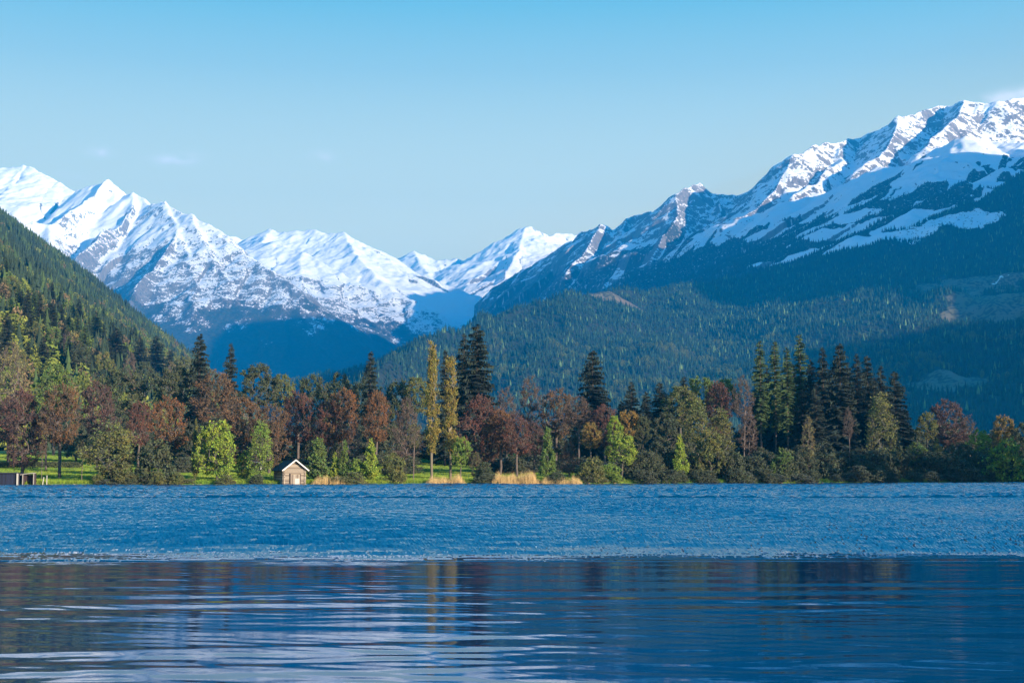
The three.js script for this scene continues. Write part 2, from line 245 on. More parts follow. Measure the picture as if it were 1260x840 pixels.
// lakeside ground: bank, meadow and valley floor
const shoreDepth = (x) => { const c = clamp(x, -190, 122); return 265 + 0.34 * c + 0.0009 * c * c - 150 * smooth(116, 178, x) + 1.1 * noise(x / 9, 3.3) + 2.2 * noise(x / 31, 8.1); };  // past the right edge the shore bends forward to carry added shade trees
function groundHeight(x, z) {
  const s = -z - shoreDepth(x);
  const bank = s < 0 ? Math.max(-1.6, s * 0.28) : 0.55 * smooth(0, 2.2, s);
  return bank + 0.046 * clamp(s - 2, 0, 170) + 0.012 * clamp(s - 172, 0, 2000) + (s > 3 ? 0.25 * noise(x / 14, z / 14) * smooth(3, 12, s) : 0);
}
{
  const xs = [], ss = [];
  for (let x = -200; x <= 270; x += 1.5) xs.push(x);
  for (let x = -240, k = 40; x > -9000; x -= k, k *= 1.35) xs.unshift(x);
  for (let x = 310, k = 40; x < 9000; x += k, k *= 1.35) xs.push(x);
  for (let s = -6; s < 4; s += 0.5) ss.push(s);
  for (let s = 4, k = 1; s < 17500; s += k, k *= 1.06) ss.push(s);
  const pos = [], uv = [], idx = [], n = xs.length;
  for (const s of ss) for (const x of xs) {
    const z = -(shoreDepth(x) + s);
    pos.push(x, groundHeight(x, z), z); uv.push(x / 256, z / 256);
  }
  for (let j = 0; j + 1 < ss.length; j++) for (let i = 0; i + 1 < n; i++) { const a = j * n + i, c = a + n; idx.push(a, a + 1, c, a + 1, c + 1, c); }
  const g = new THREE.BufferGeometry(); g.setAttribute('position', new THREE.Float32BufferAttribute(pos, 3)); g.setAttribute('uv', new THREE.Float32BufferAttribute(uv, 2)); g.setIndex(idx); g.computeVertexNormals();
  const N = 1024, d = new Uint8Array(N * N * 4), r = rng(5);
  for (let j = 0; j < N; j++) for (let i = 0; i < N; i++) {
    const n1 = fbm(i / 60, j / 60, 4), n2 = noise(i / 5, j / 5), t = clamp(0.5 + n1 * 0.7 + n2 * 0.4), o = (j * N + i) * 4;
    let c = mix3([0.05, 0.12, 0.01], [0.13, 0.21, 0.02], t); if (n2 > 0.42) c = mix3(c, [0.16, 0.13, 0.05], 0.5);
    const q = 0.85 + 0.3 * r(); d[o] = toByte(c[0] * q); d[o + 1] = toByte(c[1] * q); d[o + 2] = toByte(c[2] * q); d[o + 3] = 255;
  }
  const map = new THREE.DataTexture(d, N, N, THREE.RGBAFormat); map.colorSpace = THREE.SRGBColorSpace; map.wrapS = map.wrapT = THREE.RepeatWrapping; map.magFilter = THREE.LinearFilter; map.needsUpdate = true;
  setting(new THREE.Mesh(g, new THREE.MeshStandardMaterial({ map, roughness: 1 })), 'ground', 'green lakeside meadow and valley floor', 'ground');
}

// ---------------------------------------------------------------- the lake: calm water close by, wind-ruffled water beyond
{
  const r = rng(31), calm = [], wave = (list, lx, lz, slope) => { const kx = 6.2832 / lx * (r() < 0.5 ? -1 : 1), kz = 6.2832 / lz; list.push([kx, kz, r() * 6.28, slope / Math.hypot(kx, kz)]); };
  for (let i = 0; i < 8; i++) { const L = 0.9 + 1.5 * r(); wave(calm, L * (5 + 14 * r()), L, 0.0078); }
  for (let i = 0; i < 14; i++) { const L = 0.28 + 0.5 * r(); wave(calm, L * (1.2 + 4 * r()), L, 0.008); }
  const pos = [], still = [], ruffled = [], r2 = rng(66);
  const grid = (d0, d1, dd, M) => {
    const first = pos.length / 3; let rows = 0;
    for (let d = d0; d <= d1 + 1e-6; d += dd, rows++) for (let i = 0; i <= M; i++) {
      const x = (0.44 * d + 12) * (2 * i / M - 1), z = -d;
      const edge = d + 2.6 * noise(x / 5, d / 2.5) + 5.0 * noise(x / 19, d / 9 + 2.2), wind = smooth(39.0, 46.5, edge), gust = wind * (0.9 + 0.45 * noise(x / 24, z / 50)), lull = (0.75 + 0.9 * noise(x / 7 + 3, z / 4)) * mix(0.5, 1.15, smooth(40, 20, d));
      let h = 0;
      for (const [kx, kz, p, a] of calm) h += lull * a * Math.sin(kx * x + kz * z + p);
      if (gust > 0.001) {                                            // short chop, its long faces shaped towards the camera to mirror higher sky
        const u = d / (3 * dd) + 0.55 * noise(x / 1.3, d / 2.1) + 0.2 * noise(x / 0.4, d / 1.1), steep = mix(0.21, 0.15, smooth(150, 320, d)) * (1 + 0.35 * noise(x / 18, d / 30) + 0.25 * noise(x / 3, d / 9));
        h += gust * (steep * 3 * dd * (u - Math.floor(u)) + (r2() - 0.5) * mix(0.024, 0.085, smooth(50, 250, d)));
      }
      pos.push(x, d === d0 && d0 > 10 ? h - 0.5 : h, z);
    }
    for (let j = 0; j + 1 < rows; j++) for (let i = 0; i < M; i++) { const a = first + j * (M + 1) + i, c = a + M + 1, x = pos[3 * a], d = -pos[3 * a + 2]; (d + 2.6 * noise(x / 5, d / 2.5) + 5.0 * noise(x / 19, d / 9 + 2.2) + 3.2 * (r2() - 0.5) > 42.6 ? ruffled : still).push(a, a + 1, c, a + 1, c + 1, c); }
  };
  grid(10, 40.0, 0.12, 300); grid(39.6, 72, 0.3, 1200); grid(71.2, 130, 0.36, 860); grid(128.2, 345, 0.72, 470);
  const sheet = (idx, smoothed) => { const use = new Map(), p = [], ix = idx.map((i) => { let k = use.get(i); if (k === undefined) { k = use.size; use.set(i, k); p.push(pos[3 * i], pos[3 * i + 1], pos[3 * i + 2]); } return k; }), g = new THREE.BufferGeometry(); g.setAttribute('position', new THREE.Float32BufferAttribute(p, 3)); g.setIndex(ix); if (smoothed) g.computeVertexNormals(); return g; };
  const water = new THREE.MeshPhysicalMaterial({ color: new THREE.Color().setRGB(0.0001, 0.038, 0.1), roughness: 0.04, ior: 1.333 }), windy = water.clone(); windy.roughness = 0.14; windy.flatShading = true;
  setting(new THREE.Mesh(sheet(still, true), water), 'lake_water', 'calm dark lake water mirroring the far shore', 'lake');
  setting(new THREE.Mesh(sheet(ruffled, false), windy), 'lake_water_001', 'bright blue lake water ruffled by wind', 'lake');
  const outer = new THREE.PlaneGeometry(9000, 4000); outer.rotateX(-Math.PI / 2); outer.translate(0, -0.55, 2000 - 420);
  setting(new THREE.Mesh(outer, water), 'lake_water_002', 'open lake spreading beyond the ruffled water', 'lake');
  
}
const slopeGround = (x, z) => Math.max(slopeField(x, z), groundHeight(x, z));

// ---------------------------------------------------------------- far woods on the hillsides (one mass each)
function farConifer(seed) {
  const r = rng(seed), pos = [], tiers = 6, tri = (a, b, c) => pos.push(...a, ...b, ...c);
  for (let k = 0; k < tiers; k++) {
    const y0 = 0.06 + 0.8 * k / tiers, y1 = y0 + 0.32 - 0.02 * k, R = 0.165 * (1 - k / (tiers + 0.4)), n = 7, off = r() * 6.28, lean = [(r() - 0.5) * 0.02, (r() - 0.5) * 0.02], ring = [];
    for (let i = 0; i < n; i++) { const a = off + 6.2832 * i / n, q = R * (0.65 + 0.6 * r()); ring.push([Math.cos(a) * q, y0 + (r() - 0.5) * 0.05, Math.sin(a) * q]); }
    for (let i = 0; i < n; i++) tri([lean[0], Math.min(1, y1), lean[1]], ring[(i + 1) % n], ring[i]);
  }
  const g = new THREE.BufferGeometry(); g.setAttribute('position', new THREE.Float32BufferAttribute(pos, 3)); g.computeVertexNormals(); return g;
}
function farBroadleaf(seed) {
  const r = rng(seed), pos = [];
  for (let i = 0; i < 230; i++) {
    const u = r() * 2 - 1, a = r() * 6.2832, q = Math.sqrt(1 - u * u), k = 0.75 + 0.25 * r(), c = [Math.cos(a) * q * 0.27 * k, 0.58 + u * 0.4 * k, Math.sin(a) * q * 0.27 * k], w = 0.062;
    for (let t = 0; t < 3; t++) pos.push(c[0] + (r() - 0.5) * w * 2, c[1] + (r() - 0.5) * w * 2, c[2] + (r() - 0.5) * w * 2);
  }
  pos.push(-0.02, 0, 0, 0.02, 0, 0, 0, 0.6, 0);
  const g = new THREE.BufferGeometry(); g.setAttribute('position', new THREE.Float32BufferAttribute(pos, 3)); g.computeVertexNormals(); return g;
}
const farMat = new THREE.MeshStandardMaterial({ color: 0xffffff, roughness: 1 });
function wood(name, label, geo, spots) {                              // spots: [x, y, z, height, width, colour]
  const m = new THREE.InstancedMesh(geo, farMat, spots.length), o = new THREE.Object3D(), c = new THREE.Color();
  spots.forEach(([x, y, z, h, w, col, turn], i) => { o.position.set(x, y, z); o.scale.set(w, h, w); o.rotation.set(0, turn, 0); o.updateMatrix(); m.setMatrixAt(i, o.matrix); m.setColorAt(i, c.setRGB(...col)); });
  m.frustumCulled = false;
  return setting(m, name, label, 'wood', 'stuff');
}
function plant(f, [x0, x1], [z0, z1], step, seed, pick) {
  const r = rng(seed), con = [], leaf = [];
  for (let z = z0; z < z1; z += step) for (let x = x0; x < x1; x += step) {
    const px = x + (r() - 0.5) * step * 1.5, pz = z + (r() - 0.5) * step * 1.5, t = pick(px, pz, r), a = r() * 6.28;
    if (!t) continue;
    const [kind, h, w, col] = t; (kind ? leaf : con).push([px, f(px, pz) - 0.4, pz, h, w, col, a]);
  }
  return [con, leaf];
}
const seen = (x, z, m = 60) => Math.abs(x) < 0.375 * -z + m;
{
  const [con, leaf] = plant(hillField, [-700, 2600], [-5700, -1750], 10, 11, (x, z, r) => {
    if (!seen(x, z)) return null;
    const y = hillField(x, z); if (y < 3) return null;
    if (hillField(x, z + 60) > y + 16 ) return null;                   // the far side of the crest
    const o = open(x, z), n = fbm(x / 170, z / 170, 3), n2 = noise(x / 45, z / 45);
    if (o && r() < 0.9) return null;
    if (y < 330 && n + n2 * 0.6 + r() * 0.5 > 0.62) return [1, 10 + 7 * r(), 11 + 6 * r(), mix3([0.09, 0.12, 0.03], [0.14, 0.15, 0.05], r())];
    const k = 0.4 + 1.2 * r(), h = o ? 3 + 6 * r() : 11 + 9 * r() + 4 * n;
    const pale = r() < 0.04 + (n2 > 0.2 ? 0.2 : 0);
    return [0, h, h * (0.9 + 0.4 * r()), pale ? [0.10 * k, 0.16 * k, 0.055 * k] : [0.019 * k, 0.045 * k, 0.023 * k]];
  });
  wood('hill_forest', 'dense dark conifers covering the broad hill', farConifer(3), con);
  wood('hill_broadleaf_wood', 'pale green broadleaf trees mixed through the lower hill woods', farBroadleaf(4), leaf);
  const [up] = plant(peakField, [300, 3100], [-7400, -4700], 15, 12, (x, z, r) => {
    if (!seen(x, z)) return null;
    const y = peakField(x, z); if (!treeLine(x, z, y) || y < hillField(x, z) - 5) return null;
    const k = 0.7 + 0.6 * r(), h = (14 + 10 * r()) * smooth(1700, 900, y);
    if (h < 5) return null;
    return [0, h, h * (0.9 + 0.4 * r()), [0.016 * k, 0.028 * k, 0.017 * k]];
  });
  wood('mountain_forest', 'dark conifers climbing to the snow line of the mountain', farConifer(5), up);
  const [sc, sl] = plant(slopeField, [-1500, -60], [-3100, -430], 8.2, 13, (x, z, r) => {
    if (!seen(x, z, 40)) return null;
    const y = slopeField(x, z); if (y < 5) return null;
    const n = fbm(x / 140, z / 140, 3) + noise(x / 37, z / 37) * 0.5, k = 0.75 + 0.5 * r(), high = smooth(60, 330, y);
    const leafy = n + r() * 0.5 - high * 0.4 > 0.27;
    if (leafy) { const t = r(); return [1, 9 + 8 * r(), 12 + 8 * r(), t < 0.3 ? [0.14 * k, 0.095 * k, 0.045 * k] : mix3([0.08 * k, 0.12 * k, 0.012 * k], [0.17 * k, 0.18 * k, 0.028 * k], r())]; }
    const h = 13 + 10 * r();
    return [0, h, h * (0.95 + 0.4 * r()), n > -0.02 ? [0.04 * k, 0.068 * k, 0.018 * k] : [0.02 * k, 0.036 * k, 0.016 * k]];
  });
  wood('slope_forest', 'green conifers covering the steep slope above the meadow', farConifer(6), sc);
  wood('slope_broadleaf_wood', 'yellow-green broadleaf trees scattered over the steep slope', farBroadleaf(7), sl);
}

// ---------------------------------------------------------------- lakeside trees: shapes are 1 m tall, about 1 m wide, and scaled per tree
const V = (x, y, z) => new THREE.Vector3(x, y, z);
class Soup {                                                            // collects triangles with a colour each
  constructor() { this.p = []; this.c = []; this.n = []; }
  tri(a, b, c, col, na, nb, nc) {
    this.p.push(a.x, a.y, a.z, b.x, b.y, b.z, c.x, c.y, c.z);
    for (let i = 0; i < 3; i++) this.c.push(col[0], col[1], col[2]);
    if (!na) { const n = b.clone().sub(a).cross(c.clone().sub(a)).normalize(); na = nb = nc = n; }
    this.n.push(na.x, na.y, na.z, nb.x, nb.y, nb.z, nc.x, nc.y, nc.z);
  }
  quad(a, b, c, d, col) { this.tri(a, b, c, col); this.tri(a, c, d, col); }
  leaf(c, size, r, col, up) {                                            // a leaf clump: a bent kite
    const n = V(r() - 0.5, (r() - 0.5) * 0.9 + (up || 0), r() - 0.5).normalize(), u = V(r() - 0.5, r() - 0.5, r() - 0.5).cross(n).normalize(), w = n.clone().cross(u), s = size * (0.6 + 0.8 * r());
    const a = c.clone().addScaledVector(u, s * 0.62), b = c.clone().addScaledVector(w, s * 0.42).addScaledVector(n, s * 0.12), d = c.clone().addScaledVector(u, -s * 0.62), e = c.clone().addScaledVector(w, -s * 0.42).addScaledVector(n, s * 0.1);
    this.tri(a, b, d, col); this.tri(a, d, e, col);
  }
  tube(a, b, ra, rb, n, col) {
    const d = b.clone().sub(a).normalize(), u = V(0.31, 0.2, 0.93).cross(d).normalize(), w = d.clone().cross(u), A = [], B = [], N = [];
    for (let i = 0; i < n; i++) { const t = 6.2832 * i / n, q = u.clone().multiplyScalar(Math.cos(t)).addScaledVector(w, Math.sin(t)); N.push(q); A.push(a.clone().addScaledVector(q, ra)); B.push(b.clone().addScaledVector(q, rb)); }
    for (let i = 0; i < n; i++) { const j = (i + 1) % n; this.tri(A[i], A[j], B[j], col, N[i], N[j], N[j]); this.tri(A[i], B[j], B[i], col, N[i], N[j], N[i]); }
  }
  twig(a, b, r, col) { const u = V(0.3, 0.1, 0.9).cross(b.clone().sub(a)).normalize().multiplyScalar(r), w = u.clone().applyAxisAngle(b.clone().sub(a).normalize(), 1.57); this.tri(a.clone().add(u), b, a.clone().sub(u), col); this.tri(a.clone().add(w), b, a.clone().sub(w), col); }
  geo() { const g = new THREE.BufferGeometry(); g.setAttribute('position', new THREE.Float32BufferAttribute(this.p, 3)); g.setAttribute('normal', new THREE.Float32BufferAttribute(this.n, 3)); g.setAttribute('color', new THREE.Float32BufferAttribute(this.c, 3)); return g; }
}
const grey = (r, a = 0.7, b = 0.6) => { const k = a + b * r(); return [k, k, k]; };
const warmth = (r, a, b, spread) => { const k = a + b * r(), t = (r() - 0.5) * spread; return [k * (1 + t), k, k * (1 - t)]; };

// a broadleaf tree, one unit wide and "tall" units high: limbs grow to reach points spread through a lumpy crown, thicker where more of them run together
function broadleaf({ seed, tall = 1.5, deep = 1.1, shape = 'dome', limbs = 230, twigs = 1700, leaves = 3600, leafSize = 0.03, twigLen = 0.08, droop = 0, stems = 1, trunkR = 0.025, lumps = 10, spread = 0.35, hollow = 0.25, up = 0.1, pale = 1 }) {
  const r = rng(seed), low = Math.max(tall - deep, tall * 0.1 * (stems > 1 ? 0.2 : 1)), span = tall - low;
  const env = (y) => { const t = (y - low) / span; if (t < 0 || t > 1) return 0; if (shape === 'dome') return Math.pow(Math.max(0, 1 - Math.pow(Math.abs(t - 0.36) / (t > 0.36 ? 0.65 : 0.42), 2.3)), 0.5); if (shape === 'cone') return Math.pow(1 - t, 0.7) * smooth(-0.03, 0.14, t); if (shape === 'oval') return Math.pow(Math.sin(Math.PI * Math.pow(t, 0.75)), 0.7); if (shape === 'column') return 0.25 + 0.75 * Math.pow(Math.sin(Math.PI * clamp(Math.pow(t, 0.7) * 0.95 + 0.03)), 0.6); return Math.pow(1 - t, 0.42) * smooth(-0.05, 0.05, t); };
  const lump = []; for (let i = 0; i < lumps; i++) lump.push([r() * 6.28, low + span * r(), 0.4 + r()]);
  const edge = (a, y) => { let k = 0.70 + 0.34 * noise(a * 1.3 + seed, y * 4 + seed); for (const [la, ly, s] of lump) { const da = Math.atan2(Math.sin(a - la), Math.cos(a - la)); k += 0.30 * s * Math.exp(-(da * da * 2.6 + (y - ly) * (y - ly) * 36)); } return 0.5 * env(y) * Math.min(1.14, k); };
  const pt = (inner) => { for (;;) { const y = low + span * r(), a = r() * 6.2832, e = edge(a, y); if (r() * 0.55 > e) continue; const q = e * Math.pow(inner + (1 - inner) * r(), 0.5); return V(Math.cos(a) * q, y, Math.sin(a) * q); } };
  const nodes = [], add = (p, parent) => { nodes.push({ p, parent, w: 0 }); return nodes.length - 1; };
  for (let s = 0; s < stems; s++) {
    const a = r() * 6.28, lean = stems > 1 ? 0.2 + 0.2 * r() : 0.03, topY = low + span * (shape === 'dome' ? 0.36 : shape === 'column' || shape === 'cone' ? 0.93 : 0.62); let prev = add(V(Math.cos(a) * 0.03 * (stems - 1), 0, Math.sin(a) * 0.03 * (stems - 1)), -1);
    for (let k = 1; k <= 9; k++) { const y = topY * k / 9; prev = add(V(Math.cos(a) * (0.03 * (stems - 1) + lean * y) + (r() - 0.5) * 0.02, y, Math.sin(a) * (0.03 * (stems - 1) + lean * y) + (r() - 0.5) * 0.02), prev); }
  }
  const pts = []; for (let i = 0; i < limbs; i++) pts.push(pt(hollow));
  const heart = V(0, low + span * 0.25, 0); pts.sort((a, b) => a.distanceTo(heart) - b.distanceTo(heart));
  for (const p of pts) {
    let best = 0, bd = 1e9;
    for (let i = 0; i < nodes.length; i++) { const q = nodes[i].p, d = q.distanceTo(p) + Math.max(0, q.y - p.y + 0.05) * 1.2 + q.distanceTo(heart) * 0.12; if (d < bd) { bd = d; best = i; } }
    const q = nodes[best].p, len = q.distanceTo(p);
    if (len > 0.1) { const m = q.clone().lerp(p, 0.5).add(V((r() - 0.5) * 0.22 * len, (0.08 + 0.1 * r()) * len, (r() - 0.5) * 0.22 * len)); best = add(m, best); }
    add(p, best);
  }
  for (let i = nodes.length - 1; i >= 0; i--) { const n = nodes[i]; n.w = Math.max(n.w, 1); if (n.parent >= 0) nodes[n.parent].w += n.w; }
  const bark = new Soup(), crown = new Soup(), total = nodes[0].w * stems, rad = (n) => trunkR * Math.pow(n.w / total, 0.47) + 0.0020, twig = (k) => { const c = grey(r, 0.8, 0.4); return [c[0] * k, c[1] * k, c[2] * k]; };
  for (const n of nodes) if (n.parent >= 0) { const q = nodes[n.parent], f = n.w / total; bark.tube(q.p, n.p, Math.min(rad(q), rad(n) * 1.35), rad(n), n.w > 30 ? 7 : n.w > 6 ? 5 : 3, twig(f > 0.34 ? 1 : pale)); }
  for (let s = 0; s < stems; s++) bark.tube(V(nodes[s * 10].p.x, -0.03, nodes[s * 10].p.z), nodes[s * 10].p.clone().setY(0.03), trunkR * 1.5 / Math.sqrt(stems), trunkR * 1.02 / Math.sqrt(stems), 8, [1, 1, 1]);
  const outer = nodes.filter((n) => n.w < 9 && n.parent >= 0), tips = [];
  for (let i = 0; i < twigs; i++) {
    const n = outer[Math.floor(r() * outer.length)], q = nodes[n.parent].p, a = n.p.clone().lerp(q, r() * 0.7), out = a.clone().sub(heart).normalize();
    const d = out.multiplyScalar(0.6).add(V((r() - 0.5) * 1.4, (r() - 0.5) * 1.2 + 0.2 - droop * 1.5, (r() - 0.5) * 1.4)).normalize(), L = twigLen * (0.5 + r()), b = a.clone().addScaledVector(d, L);
    if (droop) b.y -= droop * L * 0.5;
    bark.twig(a, b, 0.0026, twig(pale)); tips.push([a, b]);
  }
  for (let i = 0; i < leaves; i++) {
    let a, b; do [a, b] = tips[Math.floor(r() * tips.length)]; while (noise(a.x * 5 + seed, a.y * 5 + a.z * 3) + 0.45 < r() * 0.9);
    const c = a.clone().lerp(b, 0.3 + 0.8 * r()).add(V((r() - 0.5) * spread * twigLen, (r() - 0.5) * spread * twigLen, (r() - 0.5) * spread * twigLen));
    const k = warmth(r, 0.5, 0.8, 0.4), hue = noise(c.x * 3 + seed, c.y * 3 + c.z * 2); crown.leaf(c, leafSize * (0.65 + 0.7 * r()), r, [k[0] * (1 + 0.5 * hue), k[1] * (1 + 0.1 * hue), k[2] * (1 - 0.3 * hue)], up);
  }
  return { trunk: bark.geo(), crown: crown.geo(), tall };
}

// a spruce or fir: whorls of drooping boughs, each a spray of needles
function conifer({ seed, tall = 4, low = 0.08, whorls = 62, power = 0.6, droop = 0.3, ragged = 0.2, bare = 0, per = 8 }) {
  const r = rng(seed), bark = new Soup(), crown = new Soup();
  bark.tube(V(0, -0.03, 0), V(0, tall * 0.5, 0), 0.055, 0.035, 8, [1, 1, 1]); bark.tube(V(0, tall * 0.5, 0), V(0, tall * 0.985, 0), 0.035, 0.004, 6, [1, 1, 1]);
  for (let k = 0; k < whorls; k++) {
    const t0 = Math.pow((k + 0.8 * r()) / whorls, 0.9), n = Math.round(mix(per, 4, t0));
    for (let i = 0; i < n; i++) {
      const t = clamp(t0 + (r() - 0.5) * 1.3 / whorls, 0, 0.995), y = tall * (low + (0.99 - low) * t), prof = Math.pow(1 - t, power) * (bare ? smooth(-0.1, bare, t) * 0.7 + 0.3 : 1);
      const a = r() * 6.2832, L = 0.5 * prof * (1 - ragged + 1.4 * ragged * r()) * (0.9 + 0.35 * noise(a * 1.2 + seed, y * 2.5)) + 0.02, dir = V(Math.cos(a), 0, Math.sin(a)), side = V(-Math.sin(a), 0, Math.cos(a)), lift = mix(0.05, 0.6, t);
      const bend = (s) => V(0, 0, 0).addScaledVector(dir, L * s).add(V(0, y + L * (lift * s - (droop + 0.35) * s * s + 0.2 * s * s * s), 0));
      bark.tube(bend(0), bend(0.85), 0.005 + L * 0.01, 0.002, 3, [0.3, 0.3, 0.28]);
      const m = Math.max(4, Math.round(L / 0.042)), col = warmth(r, 0.6, 0.7, 0.2);
      for (let j = 0; j < m; j++) {
        const s = (j + 0.7 * r()) / m, c = bend(s), w = (0.035 + L * 0.26 * (1 - s * 0.75)) * (0.7 + 0.6 * r()), kk = 0.8 + 0.4 * r(), cc = [col[0] * kk, col[1] * kk, col[2] * kk], b = bend(Math.min(1.06, s + 0.4 / m + 0.14));
        for (const sd of [-1, 1]) crown.tri(c, b, c.clone().addScaledVector(side, sd * w).addScaledVector(dir, w * 0.8).add(V(0, -w * (0.2 + 0.5 * r()), 0)), cc);
        crown.tri(c, b, c.clone().add(V((r() - 0.5) * 0.04, -(0.05 + w * 0.6), (r() - 0.5) * 0.04)).addScaledVector(dir, 0.03), cc);
      }
    }
  }
  return { trunk: bark.geo(), crown: crown.geo(), tall };
}
const each = (seeds, talls, make) => talls.flatMap((tall) => seeds.map((s) => make(s + Math.round(tall * 10), tall)));
const shapes = {
  bare: each([100, 600], [1.35, 1.9, 2.7], (seed, tall) => broadleaf({ seed, tall, deep: 1.15, limbs: 320, twigs: 2300, leaves: 9800, leafSize: 0.0205, twigLen: 0.085, hollow: 0.2, trunkR: 0.034 })),
  naked: each([120], [1.7, 2.6, 3.8], (seed, tall) => broadleaf({ seed, tall, deep: 1.7, shape: 'oval', limbs: 260, twigs: 2300, leaves: 3600, leafSize: 0.022, twigLen: 0.1, trunkR: 0.026 })),
  leafy: each([140, 640], [1.3, 1.9, 2.8], (seed, tall) => broadleaf({ seed, tall, deep: 1.2, limbs: 220, twigs: 1200, leaves: 8800, leafSize: 0.030, twigLen: 0.085, hollow: 0.35, spread: 0.7, trunkR: 0.03, lumps: 14 })),
  birch: each([160], [1.6, 2.5], (seed, tall) => broadleaf({ seed, tall, deep: tall * 0.86, shape: 'oval', limbs: 190, twigs: 1900, leaves: 6400, leafSize: 0.034, twigLen: 0.14, droop: 0.5, trunkR: 0.024, spread: 0.6, pale: 0.16 })),
  poplar: each([180, 680], [7.5], (seed, tall) => broadleaf({ seed, tall, deep: tall * 0.78, shape: 'column', limbs: 360, twigs: 2400, leaves: 12500, leafSize: 0.06, twigLen: 0.22, hollow: 0.1, trunkR: 0.09, lumps: 22, up: 0, spread: 0.5 })),
  cone: each([200, 700], [2.0], (seed, tall) => broadleaf({ seed, tall, deep: tall * 0.95, shape: 'cone', limbs: 220, twigs: 1200, leaves: 6500, leafSize: 0.05, twigLen: 0.11, hollow: 0.3, spread: 0.7, trunkR: 0.03 })),
  bush: each([220, 720, 760], [0.85], (seed, tall) => broadleaf({ seed, tall, deep: 0.9, shape: 'bush', limbs: 170, twigs: 1200, leaves: 4600, leafSize: 0.04, twigLen: 0.11, stems: 4, trunkR: 0.022, spread: 0.6, lumps: 14 })),
  spruce: [1, 2, 3, 4].map((s) => conifer({ seed: 240 + s, tall: [3.2, 4.2, 5, 3.6][s - 1], ragged: 0.16 + 0.05 * s, power: [0.62, 0.55, 0.6, 0.7][s - 1] })),
  pine: [1, 2].map((s) => conifer({ seed: 260 + s, tall: 6, low: 0.3, whorls: 60, power: 0.42, ragged: 0.4, bare: 0.3, per: 7 })),
};
const barkOf = { bare: [0.085, 0.066, 0.058], naked: [0.12, 0.09, 0.078], leafy: [0.07, 0.06, 0.05], birch: [0.55, 0.52, 0.48], poplar: [0.14, 0.115, 0.08], cone: [0.08, 0.065, 0.05], bush: [0.045, 0.042, 0.03], spruce: [0.03, 0.025, 0.021], pine: [0.08, 0.06, 0.05] };
const barkMat = Object.fromEntries(Object.entries(barkOf).map(([k, c]) => [k, new THREE.MeshStandardMaterial({ color: new THREE.Color().setRGB(...c), vertexColors: true, roughness: 0.95 })]));
const TINT = {                                                          // crown colours
  red: [0.140, 0.042, 0.022], orange: [0.205, 0.078, 0.013], purple: [0.095, 0.036, 0.029], brown: [0.145, 0.070, 0.018], grey: [0.115, 0.070, 0.046],
  lime: [0.240, 0.320, 0.014], green: [0.100, 0.170, 0.016], olive: [0.135, 0.145, 0.020], dull: [0.055, 0.075, 0.020], gold: [0.270, 0.165, 0.020], pale: [0.270, 0.240, 0.070], fresh: [0.180, 0.270, 0.016],
  dark: [0.020, 0.032, 0.018], fir: [0.016, 0.028, 0.019], lit: [0.050, 0.085, 0.020], popl: [0.250, 0.200, 0.022], under: [0.050, 0.066, 0.020],  // the lighter conifer green is a crown colour of its own
};
const WORD = { red: 'russet red', orange: 'orange-brown', purple: 'purple-brown', brown: 'warm brown', grey: 'grey-brown', lime: 'bright lime-green', green: 'mid-green', olive: 'olive-green', dull: 'dull dark green', gold: 'golden', pale: 'pale straw-green', fresh: 'fresh green', dark: 'dark green', fir: 'blackish green', lit: 'lighter green', popl: 'yellow-green', under: 'plain green' };
const SORT = { bare: ['budding broadleaf tree', 'budding_tree'], naked: ['thin bare-twigged tree', 'bare_tree'], leafy: ['leafy round-crowned tree', 'leafy_tree'], birch: ['birch with hanging twigs', 'birch_tree'], poplar: ['columnar poplar', 'poplar_tree'], cone: ['cone-shaped young tree', 'young_tree'], bush: ['bush', 'bush'], spruce: ['spruce', 'spruce_tree'], pine: ['tall conifer with bare lower trunk', 'tall_conifer'] };
const crownMat = {}, used = {}, turnOf = rng(404);
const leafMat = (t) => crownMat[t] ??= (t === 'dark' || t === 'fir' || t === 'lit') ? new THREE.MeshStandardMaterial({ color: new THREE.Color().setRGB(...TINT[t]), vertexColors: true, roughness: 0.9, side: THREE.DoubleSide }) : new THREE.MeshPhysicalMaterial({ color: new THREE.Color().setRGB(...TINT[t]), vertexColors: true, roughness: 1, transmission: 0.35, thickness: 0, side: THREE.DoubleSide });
const taken = {};
function numbered(name) { const n = taken[name] = (taken[name] ?? -1) + 1; return n ? `${name}_${String(n).padStart(3, '0')}` : name; }
